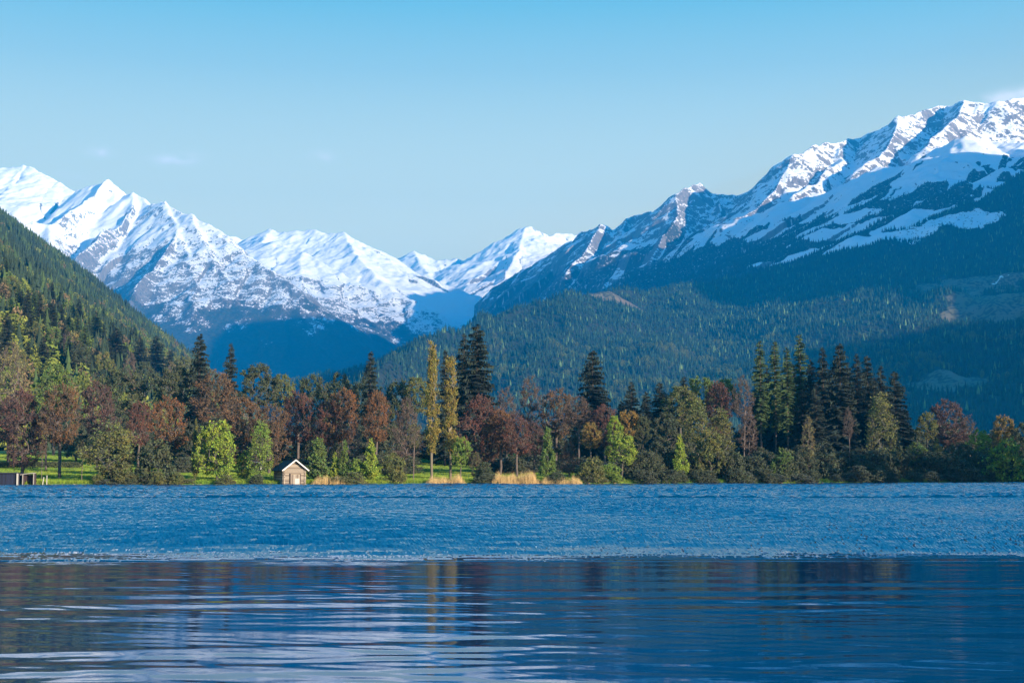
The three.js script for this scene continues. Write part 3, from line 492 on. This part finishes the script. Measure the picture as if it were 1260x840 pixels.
function tree(kind, px, top, wide, off, tint, label, { base, field = groundHeight, dx = 0, group } = {}) {
  let x = 0, depth = 265 + off;
  if (base) off = -hit(px, base, field, 430, 2600, 3)[2];
  for (let i = 0; i < 12; i++) { x = (px - 630) / FOCAL * depth / CP * 0.992; depth = off < 150 ? shoreDepth(x) + off : off; }
  const q = P(px, top, depth), y = field(q[0], q[2]), h = q[1] - y, w = wide * (kind === 'spruce' ? 1.42 : 1.08) / FOCAL * depth;
  if (h < 0.3) { console.log('too low', kind, px, top, h); return; }
  const fit = Math.min(...shapes[kind].map((g) => Math.abs(Math.log(g.tall * w / h)))), list = shapes[kind].filter((g) => Math.abs(Math.log(g.tall * w / h)) < fit + 0.12), i = used[kind] = ((used[kind] ?? -1) + 1), s = list[i % list.length], o = new THREE.Group(), [sort, name] = SORT[kind];
  o.name = numbered(name); o.position.set(q[0] + dx, y - 0.05, q[2]); o.rotation.y = turnOf() * 6.28; o.scale.set(w, h / s.tall, w);
  for (const [n, g, m] of [['trunk', s.trunk, barkMat[kind]], ['crown', s.crown, leafMat(tint)]]) { const b = new THREE.Mesh(g, m); b.name = n; b.castShadow = b.receiveShadow = true; o.add(b); }
  o.userData = { label: label ?? `${WORD[tint]} ${sort} in the lakeside wood`, category: kind === 'bush' ? 'bush' : 'tree' };
  if (!label || group) o.userData.group = group ?? `${WORD[tint]} lakeside wood: ${sort}`;
  scene.add(o); return o;
}

// rows: kind, photo column, photo row of the tip, width in photo pixels, metres behind the water's edge, tint, label
const ROWS = [
  // meadow and wood behind it, from the blue shed to the timber boathouse
  ['bare', 30, 484, 56, 22, 'purple', 'dark purple-brown budding tree beside the little lean-to frame'],
  ['bare', 12, 490, 40, 60, 'purple', 'small purple-brown budding tree behind the blue shed'],
  ['bare', 76, 474, 52, 18, 'brown', 'warm brown budding tree with a stout trunk above the shore stones'],
  ['bare', 58, 500, 34, 45, 'purple', 'low purple budding tree behind the hedge on the meadow'],
  ['bare', 122, 471, 46, 62, 'purple', 'tall purple-brown budding tree behind the olive lakeside thicket'],
  ['leafy', 68, 452, 52, 130, 'green', 'mid-green leafy tree topping the meadow wood'],
  ['naked', 14, 420, 50, 480, 'pale', 'broad pale straw-green tree at the foot of the slope'],
  ['leafy', 153, 456, 56, 110, 'dull', 'broad dull green leafy tree behind the purple budding tree'],
  ['bare', 171, 496, 36, 45, 'red', 'russet budding tree behind the olive lakeside thicket'],
  ['bare', 208, 489, 48, 14, 'orange', 'large orange-brown budding tree near the bright round tree'],
  ['birch', 136, 516, 60, 3, 'olive', 'olive multi-twigged thicket tree on the stony shore'],
  ['naked', 101, 541, 16, 4, 'olive', 'slim olive sapling on the stony shore'],
  ['naked', 52, 540, 12, 9, 'brown', 'slim brown sapling beside the jetty posts'],
  ['bush', 192, 546, 54, 3, 'dull', 'grey-green bush beside the thicket tree'],
  ['bush', 150, 572, 44, 2, 'olive', 'low olive bush under the thicket tree'],
  ['leafy', 216, 452, 46, 105, 'dull', 'dull green leafy tree in front of the first tall spruce'],
  ['spruce', 246, 408, 38, 100, 'fir', 'blackish spruce, taller of the pair above the russet dome'],
  ['spruce', 284, 420, 31, 110, 'fir', 'blackish spruce, shorter of the pair above the russet dome'],
  ['bare', 266, 459, 60, 85, 'brown', 'broad warm brown budding tree below the pair of spruces'],
  ['leafy', 320, 449, 46, 125, 'dull', 'dull green leafy tree rising behind the russet dome'],
  ['leafy', 347, 461, 32, 135, 'olive', 'olive leafy tree rising behind the russet dome'],
  ['bare', 300, 493, 62, 40, 'brown', 'wide brown dome-shaped budding tree behind the birch'],
  ['bare', 332, 499, 50, 34, 'brown', 'brown dome-shaped budding tree behind the timber boathouse'],
  ['bare', 368, 483, 44, 45, 'red', 'russet red budding tree above the timber boathouse'],
  ['bare', 403, 494, 38, 42, 'red', 'russet red budding tree above the dark young cone tree'],
  ['leafy', 385, 461, 40, 140, 'dull', 'dull green round tree behind the russet trees'],
  ['leafy', 419, 462, 42, 145, 'dull', 'second dull green round tree behind the russet trees'],
  ['leafy', 268, 519, 50, 5, 'lime', 'bright lime-green round tree on the lake edge'],
  ['cone', 241, 515, 13, 7, 'olive', 'narrow olive sapling beside the bright round tree'],
  ['leafy', 301, 556, 22, 8, 'lime', 'small lime sapling between the round tree and the birch'],
  ['birch', 321, 515, 34, 3, 'fresh', 'fresh green birch with a white trunk beside the boathouse'],
  ['cone', 391, 540, 36, 5, 'green', 'mid-green cone-shaped tree against the boathouse'],
  ['cone', 412, 556, 16, 7, 'lime', 'small lime bushy tree by the reeds'],
  // middle
  ['bare', 423, 479, 42, 40, 'orange', 'orange-brown budding tree behind the bright green cone tree'],
  ['naked', 435, 520, 26, 26, 'grey', 'thin grey tree with a pale stem behind the lime bushes'],
  ['spruce', 456, 430, 28, 135, 'fir', 'lone blackish spruce behind the orange-brown trees'],
  ['bare', 463, 483, 40, 42, 'orange', 'second orange-brown budding tree beside the lone spruce'],
  ['naked', 500, 489, 40, 40, 'grey', 'grey-brown bare tree left alone before the olive trees'],
  ['leafy', 490, 467, 36, 140, 'dull', 'dull green tree behind the grey-brown bare tree'],
  ['leafy', 512, 465, 36, 135, 'olive', 'olive tree behind the taller poplar'],
  ['leafy', 450, 466, 40, 145, 'dull', 'dull green tree beside the lone spruce'],
  ['cone', 424, 542, 17, 6, 'green', 'slender green cone tree beside the bright one'],
  ['cone', 457, 539, 25, 4, 'lime', 'bright lime cone-shaped tree on the lake edge'],
  ['bush', 440, 566, 30, 5, 'fresh', 'fresh green bush between two cone trees'],
  ['bush', 484, 561, 34, 3, 'olive', 'olive bush between the bright cone tree and the poplars'],
  ['naked', 509, 516, 20, 4, 'olive', 'slim pale-stemmed tree before the poplars'],
  ['poplar', 532, 422, 17, 7, 'popl', 'taller yellow-green columnar poplar in the reeds'],
  ['poplar', 555, 440, 17, 9, 'popl', 'shorter yellow-green columnar poplar in the reeds'],
  ['spruce', 548, 428, 24, 70, 'fir', 'narrow blackish spruce between the two poplars'],
  ['spruce', 587, 396, 54, 78, 'fir', 'tallest broad blackish fir behind the poplars'],
  ['spruce', 571, 408, 40, 88, 'fir', 'broad blackish fir leaning into the tallest one'],
  ['bare', 592, 491, 58, 30, 'red', 'broad russet red budding tree beside the poplars'],
  ['bare', 616, 505, 42, 26, 'orange', 'russet-orange budding tree behind the reed bed'],
  ['leafy', 567, 539, 26, 6, 'fresh', 'small round fresh green tree beside the shorter poplar'],
  ['naked', 586, 556, 22, 5, 'olive', 'thin olive sapling by the round fresh tree'],
  ['bush', 597, 570, 28, 4, 'dull', 'dull green bush beside the reed bed'],
  ['bare', 636, 511, 36, 20, 'red', 'russet budding tree rising behind the reed bed'],
  ['bare', 657, 520, 32, 24, 'purple', 'purple-brown budding tree above the reed bed'],
  ['naked', 652, 462, 38, 95, 'grey', 'tall grey bare tree standing above the russet trees'],
  ['naked', 622, 476, 36, 90, 'grey', 'grey bare tree beside the tallest fir'],
  ['bare', 684, 480, 46, 85, 'brown', 'brown budding tree in front of the layered fir'],
  ['spruce', 729, 429, 48, 105, 'fir', 'broad layered blackish fir standing alone'],
  ['bare', 712, 488, 36, 70, 'grey', 'grey-brown budding tree at the foot of the layered fir'],
  ['bare', 744, 499, 40, 55, 'red', 'russet budding tree under the layered fir'],
  ['cone', 674, 526, 24, 6, 'green', 'mid-green tree with a dark stem between the reed beds'],
  ['leafy', 773, 506, 28, 22, 'gold', 'golden-leaved tree behind the bright willow'],
  ['leafy', 727, 520, 28, 12, 'gold', 'golden-olive tree above the shore bushes'],
  ['leafy', 765, 533, 36, 4, 'lime', 'bright yellow-green willow-like tree on the lake edge'],
  ['leafy', 756, 512, 20, 8, 'lime', 'slim yellow-green tree behind the bright willow'],
  ['bush', 729, 564, 38, 3, 'olive', 'olive bush at the end of the reed bed'],
  ['bush', 752, 572, 30, 2, 'fresh', 'fresh green bush beside the bright willow'],
  ['leafy', 790, 512, 20, 20, 'dull', 'dull grey-green tree beside the golden one'],
  ['naked', 700, 540, 26, 18, 'brown', 'brown bare tree in the gap behind the reeds'],
  // the dark wood on the right
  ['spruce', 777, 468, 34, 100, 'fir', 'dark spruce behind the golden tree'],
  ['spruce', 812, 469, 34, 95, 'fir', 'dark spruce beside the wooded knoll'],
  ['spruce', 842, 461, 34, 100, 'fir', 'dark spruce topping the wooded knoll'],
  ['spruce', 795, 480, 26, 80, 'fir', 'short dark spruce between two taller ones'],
  ['leafy', 838, 476, 44, 45, 'olive', 'olive leafy tree on the wooded knoll'],
  ['leafy', 862, 465, 36, 75, 'green', 'green leafy tree at the top of the wooded knoll'],
  ['leafy', 892, 467, 34, 78, 'green', 'green leafy tree behind the russet knoll tree'],
  ['bare', 882, 472, 42, 48, 'red', 'russet red budding tree crowning the wooded knoll'],
  ['birch', 858, 490, 40, 14, 'olive', 'olive birch with pale stems below the russet knoll tree'],
  ['birch', 886, 500, 42, 12, 'olive', 'second olive birch below the russet knoll tree'],
  ['cone', 837, 534, 22, 5, 'lime', 'bright lime cone-shaped tree below the knoll'],
  ['leafy', 874, 530, 36, 5, 'olive', 'small olive tree below the birches'],
  ['cone', 908, 558, 18, 4, 'fresh', 'small fresh green bushy tree at the water below the knoll'],
  ['bush', 914, 581, 13, 1, 'lime', 'tiny lime bush on the water edge below the knoll'],
  ['naked', 914, 461, 30, 40, 'grey', 'pinkish bare tree between the knoll and the tall conifers'],
  ['naked', 920, 500, 30, 15, 'grey', 'low bare tree between the knoll and the tall conifers'],
  ['pine', 935, 417, 26, 45, 'lit', null], ['pine', 953, 417, 26, 50, 'lit', null], ['pine', 968, 425, 24, 42, 'lit', null], ['pine', 984, 409, 30, 55, 'lit', null],
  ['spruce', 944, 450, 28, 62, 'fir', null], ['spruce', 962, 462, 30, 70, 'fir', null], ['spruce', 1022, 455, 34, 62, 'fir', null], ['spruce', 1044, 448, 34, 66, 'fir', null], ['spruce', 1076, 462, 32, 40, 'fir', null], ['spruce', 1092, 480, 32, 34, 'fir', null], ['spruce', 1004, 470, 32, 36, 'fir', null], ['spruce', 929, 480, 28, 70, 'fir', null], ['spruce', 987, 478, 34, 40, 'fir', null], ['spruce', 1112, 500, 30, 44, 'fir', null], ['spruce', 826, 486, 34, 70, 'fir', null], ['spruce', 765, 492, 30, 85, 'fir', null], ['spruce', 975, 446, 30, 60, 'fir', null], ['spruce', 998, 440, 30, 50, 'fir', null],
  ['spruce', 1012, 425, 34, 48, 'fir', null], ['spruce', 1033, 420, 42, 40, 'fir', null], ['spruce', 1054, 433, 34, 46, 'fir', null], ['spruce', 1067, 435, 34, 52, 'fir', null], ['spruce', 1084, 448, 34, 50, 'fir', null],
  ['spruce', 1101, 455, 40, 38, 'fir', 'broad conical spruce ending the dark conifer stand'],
  ['naked', 994, 512, 22, 8, 'pale', 'slim pale bare tree before the dark conifers'],
  ['naked', 1044, 500, 16, 10, 'grey', 'slim grey bare tree before the tallest dark conifers'],
  ['leafy', 961, 553, 24, 4, 'green', 'small round green tree at the water before the conifers'],
  ['birch', 1083, 481, 44, 14, 'olive', 'golden-olive birch before the broad conical spruce'],
  ['leafy', 1141, 508, 26, 40, 'olive', 'olive tree beside the broad conical spruce'],
  ['bare', 1168, 493, 48, 45, 'purple', 'purple-brown budding tree standing alone over the low wood'],
  ['naked', 1192, 510, 26, 40, 'grey', 'grey bare tree beside the lone purple one'],
  ['cone', 1153, 539, 20, 14, 'olive', 'small olive cone tree in the low wood'],
  ['leafy', 1207, 530, 30, 18, 'lime', 'lime-green tree topping the low wood'],
  ['leafy', 1235, 511, 32, 24, 'gold', 'golden-brown tree above the rounded shore bush'],
  ['bush', 1238, 543, 52, 2, 'fresh', 'large rounded yellow-green bush hanging over the water'],
  ['leafy', 1128, 545, 26, 12, 'green', 'green tree at the foot of the broad conical spruce'],
  ['leafy', 1180, 545, 34, 12, 'dull', null], ['leafy', 1105, 550, 34, 10, 'dull', null], ['leafy', 1155, 556, 36, 8, 'dull', null], ['leafy', 1262, 522, 34, 20, 'dull', null],
  ['leafy', 985, 548, 36, 10, 'under', null], ['leafy', 1015, 545, 40, 12, 'under', null], ['leafy', 1055, 552, 44, 10, 'under', null], ['leafy', 935, 552, 34, 12, 'under', null], ['leafy', 890, 556, 30, 9, 'under', null], ['leafy', 812, 540, 40, 16, 'under', null], ['leafy', 800, 556, 34, 8, 'under', null], ['leafy', 820, 510, 40, 40, 'under', null],
];
ROWS.forEach((r) => tree(...r));
// understorey along the shore and in the wood behind
{
  const r = rng(808);
  for (let px = 215; px < 1262; px += 15) {
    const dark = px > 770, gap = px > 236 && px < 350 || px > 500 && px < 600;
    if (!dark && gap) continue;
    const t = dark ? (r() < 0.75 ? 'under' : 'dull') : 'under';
    tree('bush', px + (r() - 0.5) * 10, 560 + 12 * r() - (dark ? 6 : 0), 34 + 14 * r(), (dark ? 2.5 : 34) + 14 * r(), t);
  }
  for (let px = 100; px < 1262; px += 24) tree('leafy', px + (r() - 0.5) * 14, 515 + 20 * r(), 40 + 14 * r(), 62 + 30 * r(), 'under');
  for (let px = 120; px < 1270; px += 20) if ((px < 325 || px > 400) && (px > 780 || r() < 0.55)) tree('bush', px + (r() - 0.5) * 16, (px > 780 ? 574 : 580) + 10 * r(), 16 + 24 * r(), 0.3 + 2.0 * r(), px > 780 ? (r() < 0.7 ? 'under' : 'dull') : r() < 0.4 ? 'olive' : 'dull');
  // conifers and pale trees low on the slope behind the meadow
  for (const [k, px, top, w, d, t] of [['spruce', 26, 357, 26, 900, 'fir'], ['spruce', 62, 372, 24, 880, 'fir'], ['leafy', 43, 397, 22, 800, 'olive'], ['leafy', 65, 403, 20, 780, 'green'], ['spruce', 53, 413, 24, 720, 'fir'], ['pine', 118, 383, 24, 760, 'lit'], ['spruce', 143, 402, 34, 640, 'fir'], ['spruce', 172, 414, 30, 620, 'fir'], ['spruce', 192, 412, 32, 600, 'fir'], ['spruce', 208, 430, 22, 640, 'dark'], ['naked', 83, 408, 22, 760, 'grey'], ['leafy', 100, 424, 26, 650, 'dull'], ['spruce', 10, 392, 24, 780, 'dark'], ['naked', 160, 432, 22, 620, 'grey'], ['leafy', 226, 440, 30, 560, 'olive'], ['spruce', 34, 420, 22, 700, 'dark'], ['spruce', 78, 398, 22, 820, 'dark'], ['leafy', 128, 436, 30, 560, 'olive'], ['spruce', 92, 418, 22, 700, 'dark'], ['leafy', 22, 430, 24, 640, 'olive'], ['naked', 210, 445, 26, 540, 'pale'], ['leafy', 178, 446, 30, 520, 'dull']])
    tree(k, px, top, w, d, t, `${WORD[t]} ${SORT[k][0]} low on the slope above the meadow`, { base: top + Math.min(85, 44000 / d), field: slopeGround, group: `${WORD[t]} trees low on the slope: ${SORT[k][1].replace(/_/g, ' ')}` });
  for (let i = 0; i < 60; i++) {
    const px = 240 * r(), base = mix(330 + px * 0.55, 478, Math.pow(r(), 0.7)), k = r() < 0.62 ? 'spruce' : 'leafy', t = k === 'spruce' ? (r() < 0.6 ? 'dark' : 'lit') : ['olive', 'green', 'dull', 'pale'][Math.floor(4 * r())], d = -hit(px, base, slopeGround, 430, 2600, 3)[2], h = (17 + 9 * r()) * (k === 'leafy' ? 0.7 : 1) / d * FOCAL;
    tree(k, px, base - h, h * (k === 'leafy' ? 0.75 : 0.3), d, t, `${WORD[t]} ${SORT[k][0]} among the woods of the steep slope`, { base, field: slopeGround, group: `${WORD[t]} trees in the slope woods: ${SORT[k][1].replace(/_/g, ' ')}` });
  }
  // a wooded point added beyond the edge of the view to shade the right-hand wood
  for (let i = 0; i < 40; i++) {
    const x = 128 + 60 * r(), z = -(shoreDepth(x) + 3 + 26 * r()), k = i % 4 ? 'spruce' : 'leafy', s = shapes[k][i % shapes[k].length], h = (k === 'spruce' ? 25 : 15) + 8 * r(), o = new THREE.Group();
    o.name = numbered(SORT[k][1]); o.position.set(x, groundHeight(x, z) - 0.05, z); o.rotation.y = 6.28 * r(); const w = k === 'spruce' ? h / 3.6 : h / s.tall; o.scale.set(w, h / s.tall, w);
    for (const [n, g, m] of [['trunk', s.trunk, barkMat[k]], ['crown', s.crown, leafMat(k === 'spruce' ? 'fir' : 'dull')]]) { const b = new THREE.Mesh(g, m); b.name = n; b.castShadow = b.receiveShadow = true; o.add(b); }
    o.userData = { label: `${k === 'spruce' ? 'blackish spruce' : 'dull green leafy tree'} on the unseen wooded point added to cast shade`, category: 'tree', group: `${k} trees on the added wooded point` }; scene.add(o);
  }
}

// ---------------------------------------------------------------- timber boathouse and the small things on the shore
const std = (c, roughness = 0.9) => new THREE.MeshStandardMaterial({ color: new THREE.Color().setRGB(...c), roughness });
const part = (parent, name, geo, mat, label) => { const m = new THREE.Mesh(geo, mat); m.name = name; m.castShadow = m.receiveShadow = true; if (label) m.userData.label = label; parent.add(m); return m; };
function thing(name, label, category, x, y, z, turn = 0) { const o = new THREE.Group(); o.name = numbered(name); o.position.set(x, y, z); o.rotation.y = turn; o.userData = { label, category }; scene.add(o); return o; }
const box = (w, h, d, x, y, z) => new THREE.BoxGeometry(w, h, d).translate(x, y, z);
const spot = (px, off) => { let x = 0, d = 260; for (let i = 0; i < 12; i++) { x = (px - 630) / FOCAL * d / CP * 0.992; d = shoreDepth(x) + off; } return [x, -d]; };
{
  const [x, z] = spot(362, 0.6), o = thing('timber_boathouse', 'small weathered log boathouse with a dark gabled roof at the water', 'boathouse', x, 0.0, z, 0.48);
  const W = 3.8, D = 4.9, EAVE = 2.95, RIDGE = 4.4, n = 13, lh = EAVE / n, r = rng(9);
  const woods = [0, 1, 2, 3].map((k) => std(mix3([0.13, 0.10, 0.078], [0.30, 0.25, 0.20], k / 3)));
  const log = (len) => { const g = new THREE.CylinderGeometry(lh * 0.53, lh * 0.53, len, 8); g.rotateZ(Math.PI / 2); return g; }, front = log(W + 0.5), side = log(D + 0.5).rotateY(Math.PI / 2);
  part(o, 'foundation', box(W + 0.4, 0.5, D + 0.4, 0, -0.05, -D / 2), std([0.2, 0.18, 0.15]));
  for (let k = 0; k < n; k++) {
    const y = 0.25 + lh * (k + 0.5) * (EAVE - 0.25) / EAVE, m = () => woods[Math.floor(r() * 4)];
    part(o, 'log', front, m()).position.set(0, y, 0); part(o, 'log', front, m()).position.set(0, y, -D);
    part(o, 'log', side, m()).position.set(W / 2, y + lh * 0.4, -D / 2); part(o, 'log', side, m()).position.set(-W / 2, y + lh * 0.4, -D / 2);
  }
  for (const zz of [0, -D]) for (let k = 0; k < 8; k++) {
    const y0 = EAVE + (RIDGE - EAVE) * k / 8, y1 = EAVE + (RIDGE - EAVE) * (k + 1) / 8 - 0.012, w0 = W / 2 * (1 - k / 8), w1 = W / 2 * (1 - (k + 1) / 8) + 0.005;
    const s = new THREE.Shape([new THREE.Vector2(-w0, y0), new THREE.Vector2(w0, y0), new THREE.Vector2(w1, y1), new THREE.Vector2(-w1, y1)]);
    part(o, 'gable_board', new THREE.ExtrudeGeometry(s, { depth: 0.08 + 0.015 * (k % 2), bevelEnabled: false }).translate(0, 0, zz - 0.05), woods[k % 4]);
  }
  const slope = Math.atan2(RIDGE - EAVE, W / 2), RL = Math.hypot(RIDGE - EAVE, W / 2) + 0.75;
  for (const s of [-1, 1]) {
    const roof = part(o, 'roof', box(RL, 0.1, D + 1.3, 0, 0, 0), std([0.035, 0.028, 0.024], 0.95), 'dark shingled roof slope'); roof.position.set(s * (W / 4 + 0.26), (RIDGE + EAVE) / 2 - 0.1, -D / 2 + 0.1); roof.rotation.z = -s * slope;
    for (let k = 0; k < 6; k++) part(roof, 'shingle_course', box(RL / 6 - 0.01, 0.04, D + 1.28, -RL / 2 + RL * (k + 0.5) / 6, 0.06 + 0.008 * (k % 2), 0), roof.material);
    part(roof, 'barge_board', box(RL + 0.04, 0.2, 0.07, 0, 0.02, (D + 1.3) / 2 + 0.04), std([0.6, 0.58, 0.55]));
  }
  part(o, 'ridge_cap', box(0.3, 0.1, D + 1.3, 0, RIDGE + 0.16, -D / 2 + 0.1), std([0.03, 0.028, 0.032]));
  const door = part(o, 'door', box(1.65, 1.75, 0.09, 0.1, 1.13, 0.2), std([0.52, 0.42, 0.31])); for (let k = 0; k < 7; k++) part(door, 'plank', box(0.215, 1.68, 0.04, -0.6 + 0.235 * k, 1.13, 0.26), woods[(k * 3 + 1) % 4]);
  part(o, 'pale_panel', box(0.85, 1.0, 0.05, 0.45, 0.78, 0.305), std([0.40, 0.36, 0.32]), 'pale boards on the right door leaf');
  for (const s of [-1, 1]) part(o, 'door_post', box(0.15, 1.95, 0.16, 0.1 + s * 0.93, 1.2, 0.24), std([0.07, 0.05, 0.04]));
  part(o, 'lintel', box(2.1, 0.14, 0.15, 0.1, 2.1, 0.24), std([0.12, 0.09, 0.065]));
}
{
  const [x, z] = spot(-14, 0.5), o = thing('lake_shed', 'low navy-blue plank shed with a pale corner post on the shore', 'shed', x, 0, z), r = rng(3), navy = [0, 1, 2].map((k) => std([0.006 + 0.002 * k, 0.008 + 0.003 * k, 0.022 + 0.008 * k]));
  part(o, 'floor', box(9.6, 0.4, 5.0, 0, 0.0, -2.5), std([0.05, 0.05, 0.06]));
  for (let k = 0; k < 32; k++) part(o, 'plank', box(0.285, 1.95, 0.06, -4.65 + 0.3 * k, 1.175, 0.0 + 0.012 * (k % 2)), navy[Math.floor(r() * 3)]);
  for (let k = 0; k < 16; k++) part(o, 'plank', box(0.06, 1.95, 0.285, 4.78, 1.175, -0.2 - 0.3 * k), navy[Math.floor(r() * 3)]);
  for (let k = 0; k < 16; k++) part(o, 'plank', box(0.06, 1.95, 0.285, -4.78, 1.175, -0.2 - 0.3 * k), navy[Math.floor(r() * 3)]);
  part(o, 'back_wall', box(9.4, 1.95, 0.08, 0, 1.175, -4.95), navy[0]);
  const roof = part(o, 'roof', box(10, 0.12, 5.5, 0, 2.25, -2.45), navy[0]); roof.rotation.x = -0.03; part(roof, 'fascia', box(10.02, 0.16, 0.05, 0, 2.21, 0.33), navy[1]);
  part(o, 'corner_post', box(0.24, 2.35, 0.24, 4.96, 1.0, 0.25), std([0.36, 0.34, 0.31]), 'pale timber corner post');
}
{
  const [x, z] = spot(34.5, 0.3), o = thing('lean_to', 'little open lean-to with a pale frame beside the navy shed', 'lean-to', x, 0, z), pale = std([0.26, 0.24, 0.22]), dark = std([0.035, 0.02, 0.025]);
  part(o, 'slab', box(2.9, 0.22, 1.7, 0, 0.1, -0.6), std([0.2, 0.18, 0.16]));
  for (const [s, h] of [[-1, 1.72], [1, 1.98]]) { part(o, 'post', box(0.13, h, 0.13, s * 0.93, 0.21 + h / 2, 0), pale); part(o, 'side_wall', box(0.06, h - 0.1, 1.2, s * 0.93, 0.2 + h / 2, -0.68), dark); }
  part(o, 'back_wall', box(1.8, 1.7, 0.06, 0, 1.07, -1.25), dark);
  const roof = part(o, 'roof', box(2.2, 0.12, 1.6, 0, 2.1, -0.58), pale); roof.rotation.z = 0.13; roof.position.y = 0.02;
}
for (const [px, h, label] of [[52, 1.3, 'short slanting jetty post by the lean-to'], [57.5, 1.6, 'upright pale jetty post by the lean-to'], [1257, 1.7, 'white marker post under the rounded shore bush']]) {
  const [x, z] = spot(px, 0.9), o = thing('shore_post', label, 'post', x, groundHeight(x, z) - 0.3, z); if (px === 52) o.rotation.z = -0.15;
  part(o, 'shaft', new THREE.CylinderGeometry(0.07, 0.09, h + 0.3, 8).translate(0, (h + 0.3) / 2, 0), std(px > 1000 ? [0.75, 0.73, 0.7] : [0.36, 0.34, 0.31])); part(o, 'cap', new THREE.CylinderGeometry(0.02, 0.085, 0.07, 8).translate(0, h + 0.33, 0), std([0.5, 0.48, 0.44]));
}
{ // clipped hedge across the meadow
  const s = new Soup(), r = rng(71), [x0] = spot(-30, 62), [x1] = spot(103, 62);
  for (let i = 0; i < 9000; i++) { const x = mix(x0, x1, r()), z = -(shoreDepth(x) + 60) + (r() - 0.5) * 1.4, y = groundHeight(x, z); s.leaf(V(x, y + 1.35 * Math.sqrt(r()) * (0.92 + 0.1 * noise(x / 3, 1)), z), 0.22, r, warmth(r, 0.6, 0.7, 0.2)); }
  const m = new THREE.Mesh(s.geo(), leafMat('dull')); m.name = 'hedge'; m.userData = { label: 'long low dark hedge crossing the meadow', category: 'hedge' }; m.castShadow = m.receiveShadow = true; scene.add(m);
}
function scatter(name, label, category, geo, mat, spots) {
  const m = new THREE.InstancedMesh(geo, mat, spots.length), o = new THREE.Object3D(), c = new THREE.Color();
  spots.forEach(([x, y, z, sx, sy, sz, turn, col], i) => { o.position.set(x, y, z); o.scale.set(sx, sy, sz); o.rotation.set(0, turn, 0); o.updateMatrix(); m.setMatrixAt(i, o.matrix); m.setColorAt(i, c.setRGB(...col)); });
  m.frustumCulled = false; return setting(m, name, label, category, 'stuff');
}
const blades = (n, seed, spread, w, bend) => { const r = rng(seed), p = []; for (let i = 0; i < n; i++) { const x = (r() - 0.5) * spread, z = (r() - 0.5) * spread, a = r() * 6.28, h = 0.6 + 0.4 * r(), bx = Math.cos(a) * bend * r(), bz = Math.sin(a) * bend * r(), c = Math.cos(a + 1.6) * w, q = Math.sin(a + 1.6) * w; p.push(x - c, 0, z - q, x + c, 0, z + q, x + bx, h, z + bz); } const g = new THREE.BufferGeometry(); g.setAttribute('position', new THREE.Float32BufferAttribute(p, 3)); g.computeVertexNormals(); return g; };
const white = new THREE.MeshStandardMaterial({ color: 0xffffff, roughness: 1, side: THREE.DoubleSide });
{
  const r = rng(55);
  for (const [a, b, h, n, label] of [[383, 429, 1.6, 500, 'sparse straw reeds beside the boathouse'], [524, 572, 1.7, 750, 'straw reeds at the foot of the poplars'], [604, 664, 2.3, 1500, 'dense tall straw reed bed before the russet trees'], [664, 716, 1.5, 700, 'low straw reeds leading to the olive bush']]) {
    const list = [];
    for (let i = 0; i < n; i++) { const [x, z0] = spot(a + (b - a) * r(), 0), off = -1.1 + 2.6 * r(), z = z0 - off, t = noise(x / 2.2, 7) , k = 0.8 + 0.4 * r(), edge = Math.min(1, 3.2 * Math.min(x - spot(a, 0)[0], spot(b, 0)[0] - x) / 4 + 0.25), hh = h * edge * (0.55 + 0.55 * r() + 0.7 * t + 0.35 * noise(x / 0.7, 3)); if (hh < 0.25 || r() > 0.75 + 1.2 * t) continue; list.push([x, Math.max(-0.25, groundHeight(x, z) - 0.1), z, 0.5, hh + 0.3, 0.5, r() * 6.28, [0.50 * k, 0.34 * k, 0.15 * k]]); }
    scatter(numbered('reed_bed'), label, 'reeds', blades(7, 90 + a, 0.9, 0.022, 0.18), white, list);
  }
  const grass = [];
  for (let i = 0; i < 90000; i++) {
    const x = -150 + 250 * r(), s = 1.6 + 150 * Math.pow(r(), 1.5), z = -(shoreDepth(x) + s); if (Math.abs(x) > -z * 0.375 ) continue;
    const k = 0.7 + 0.6 * r(), n = fbm(x / 12, z / 12, 2), h = (s < 5 ? 0.5 : 0.26) * (0.7 + 0.7 * r());
    grass.push([x, groundHeight(x, z) - 0.02, z, 0.8, h, 0.8, r() * 6.28, mix3([0.10 * k, 0.19 * k, 0.014 * k], [0.22 * k, 0.27 * k, 0.025 * k], clamp(0.5 + n))]);
  }
  scatter('meadow_grass', 'green meadow grass behind the shore', 'grass', blades(14, 33, 1.1, 0.03, 0.25), white, grass);
  const stone = new THREE.IcosahedronGeometry(0.5, 1), sp = stone.attributes.position; for (let i = 0; i < sp.count; i++) { const q = 0.8 + 0.35 * noise(sp.getX(i) * 2.1 + sp.getZ(i), sp.getY(i) * 2.3 + 4); sp.setXYZ(i, sp.getX(i) * q, sp.getY(i) * q * 0.7, sp.getZ(i) * q); } stone.computeVertexNormals();
  const stones = [];
  for (let i = 0; i < 1500; i++) { const px = i < 420 ? 40 + 170 * r() : -20 + 1300 * r(), [x, z0] = spot(px, 0), z = z0 - (-0.25 + 1.1 * r()), w = 0.18 + 0.5 * r() * r() * 1.6, k = 0.6 + 0.7 * r(); stones.push([x, groundHeight(x, z) + 0.04, z, w, w * 0.8, w, r() * 6.28, px > 760 ? [0.12 * k, 0.09 * k, 0.06 * k] : [0.27 * k, 0.19 * k, 0.125 * k]]); }  // stones along the right-hand wood carry its shade as a darker colour
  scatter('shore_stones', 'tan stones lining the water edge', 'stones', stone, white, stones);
}

renderer.render(scene, camera);
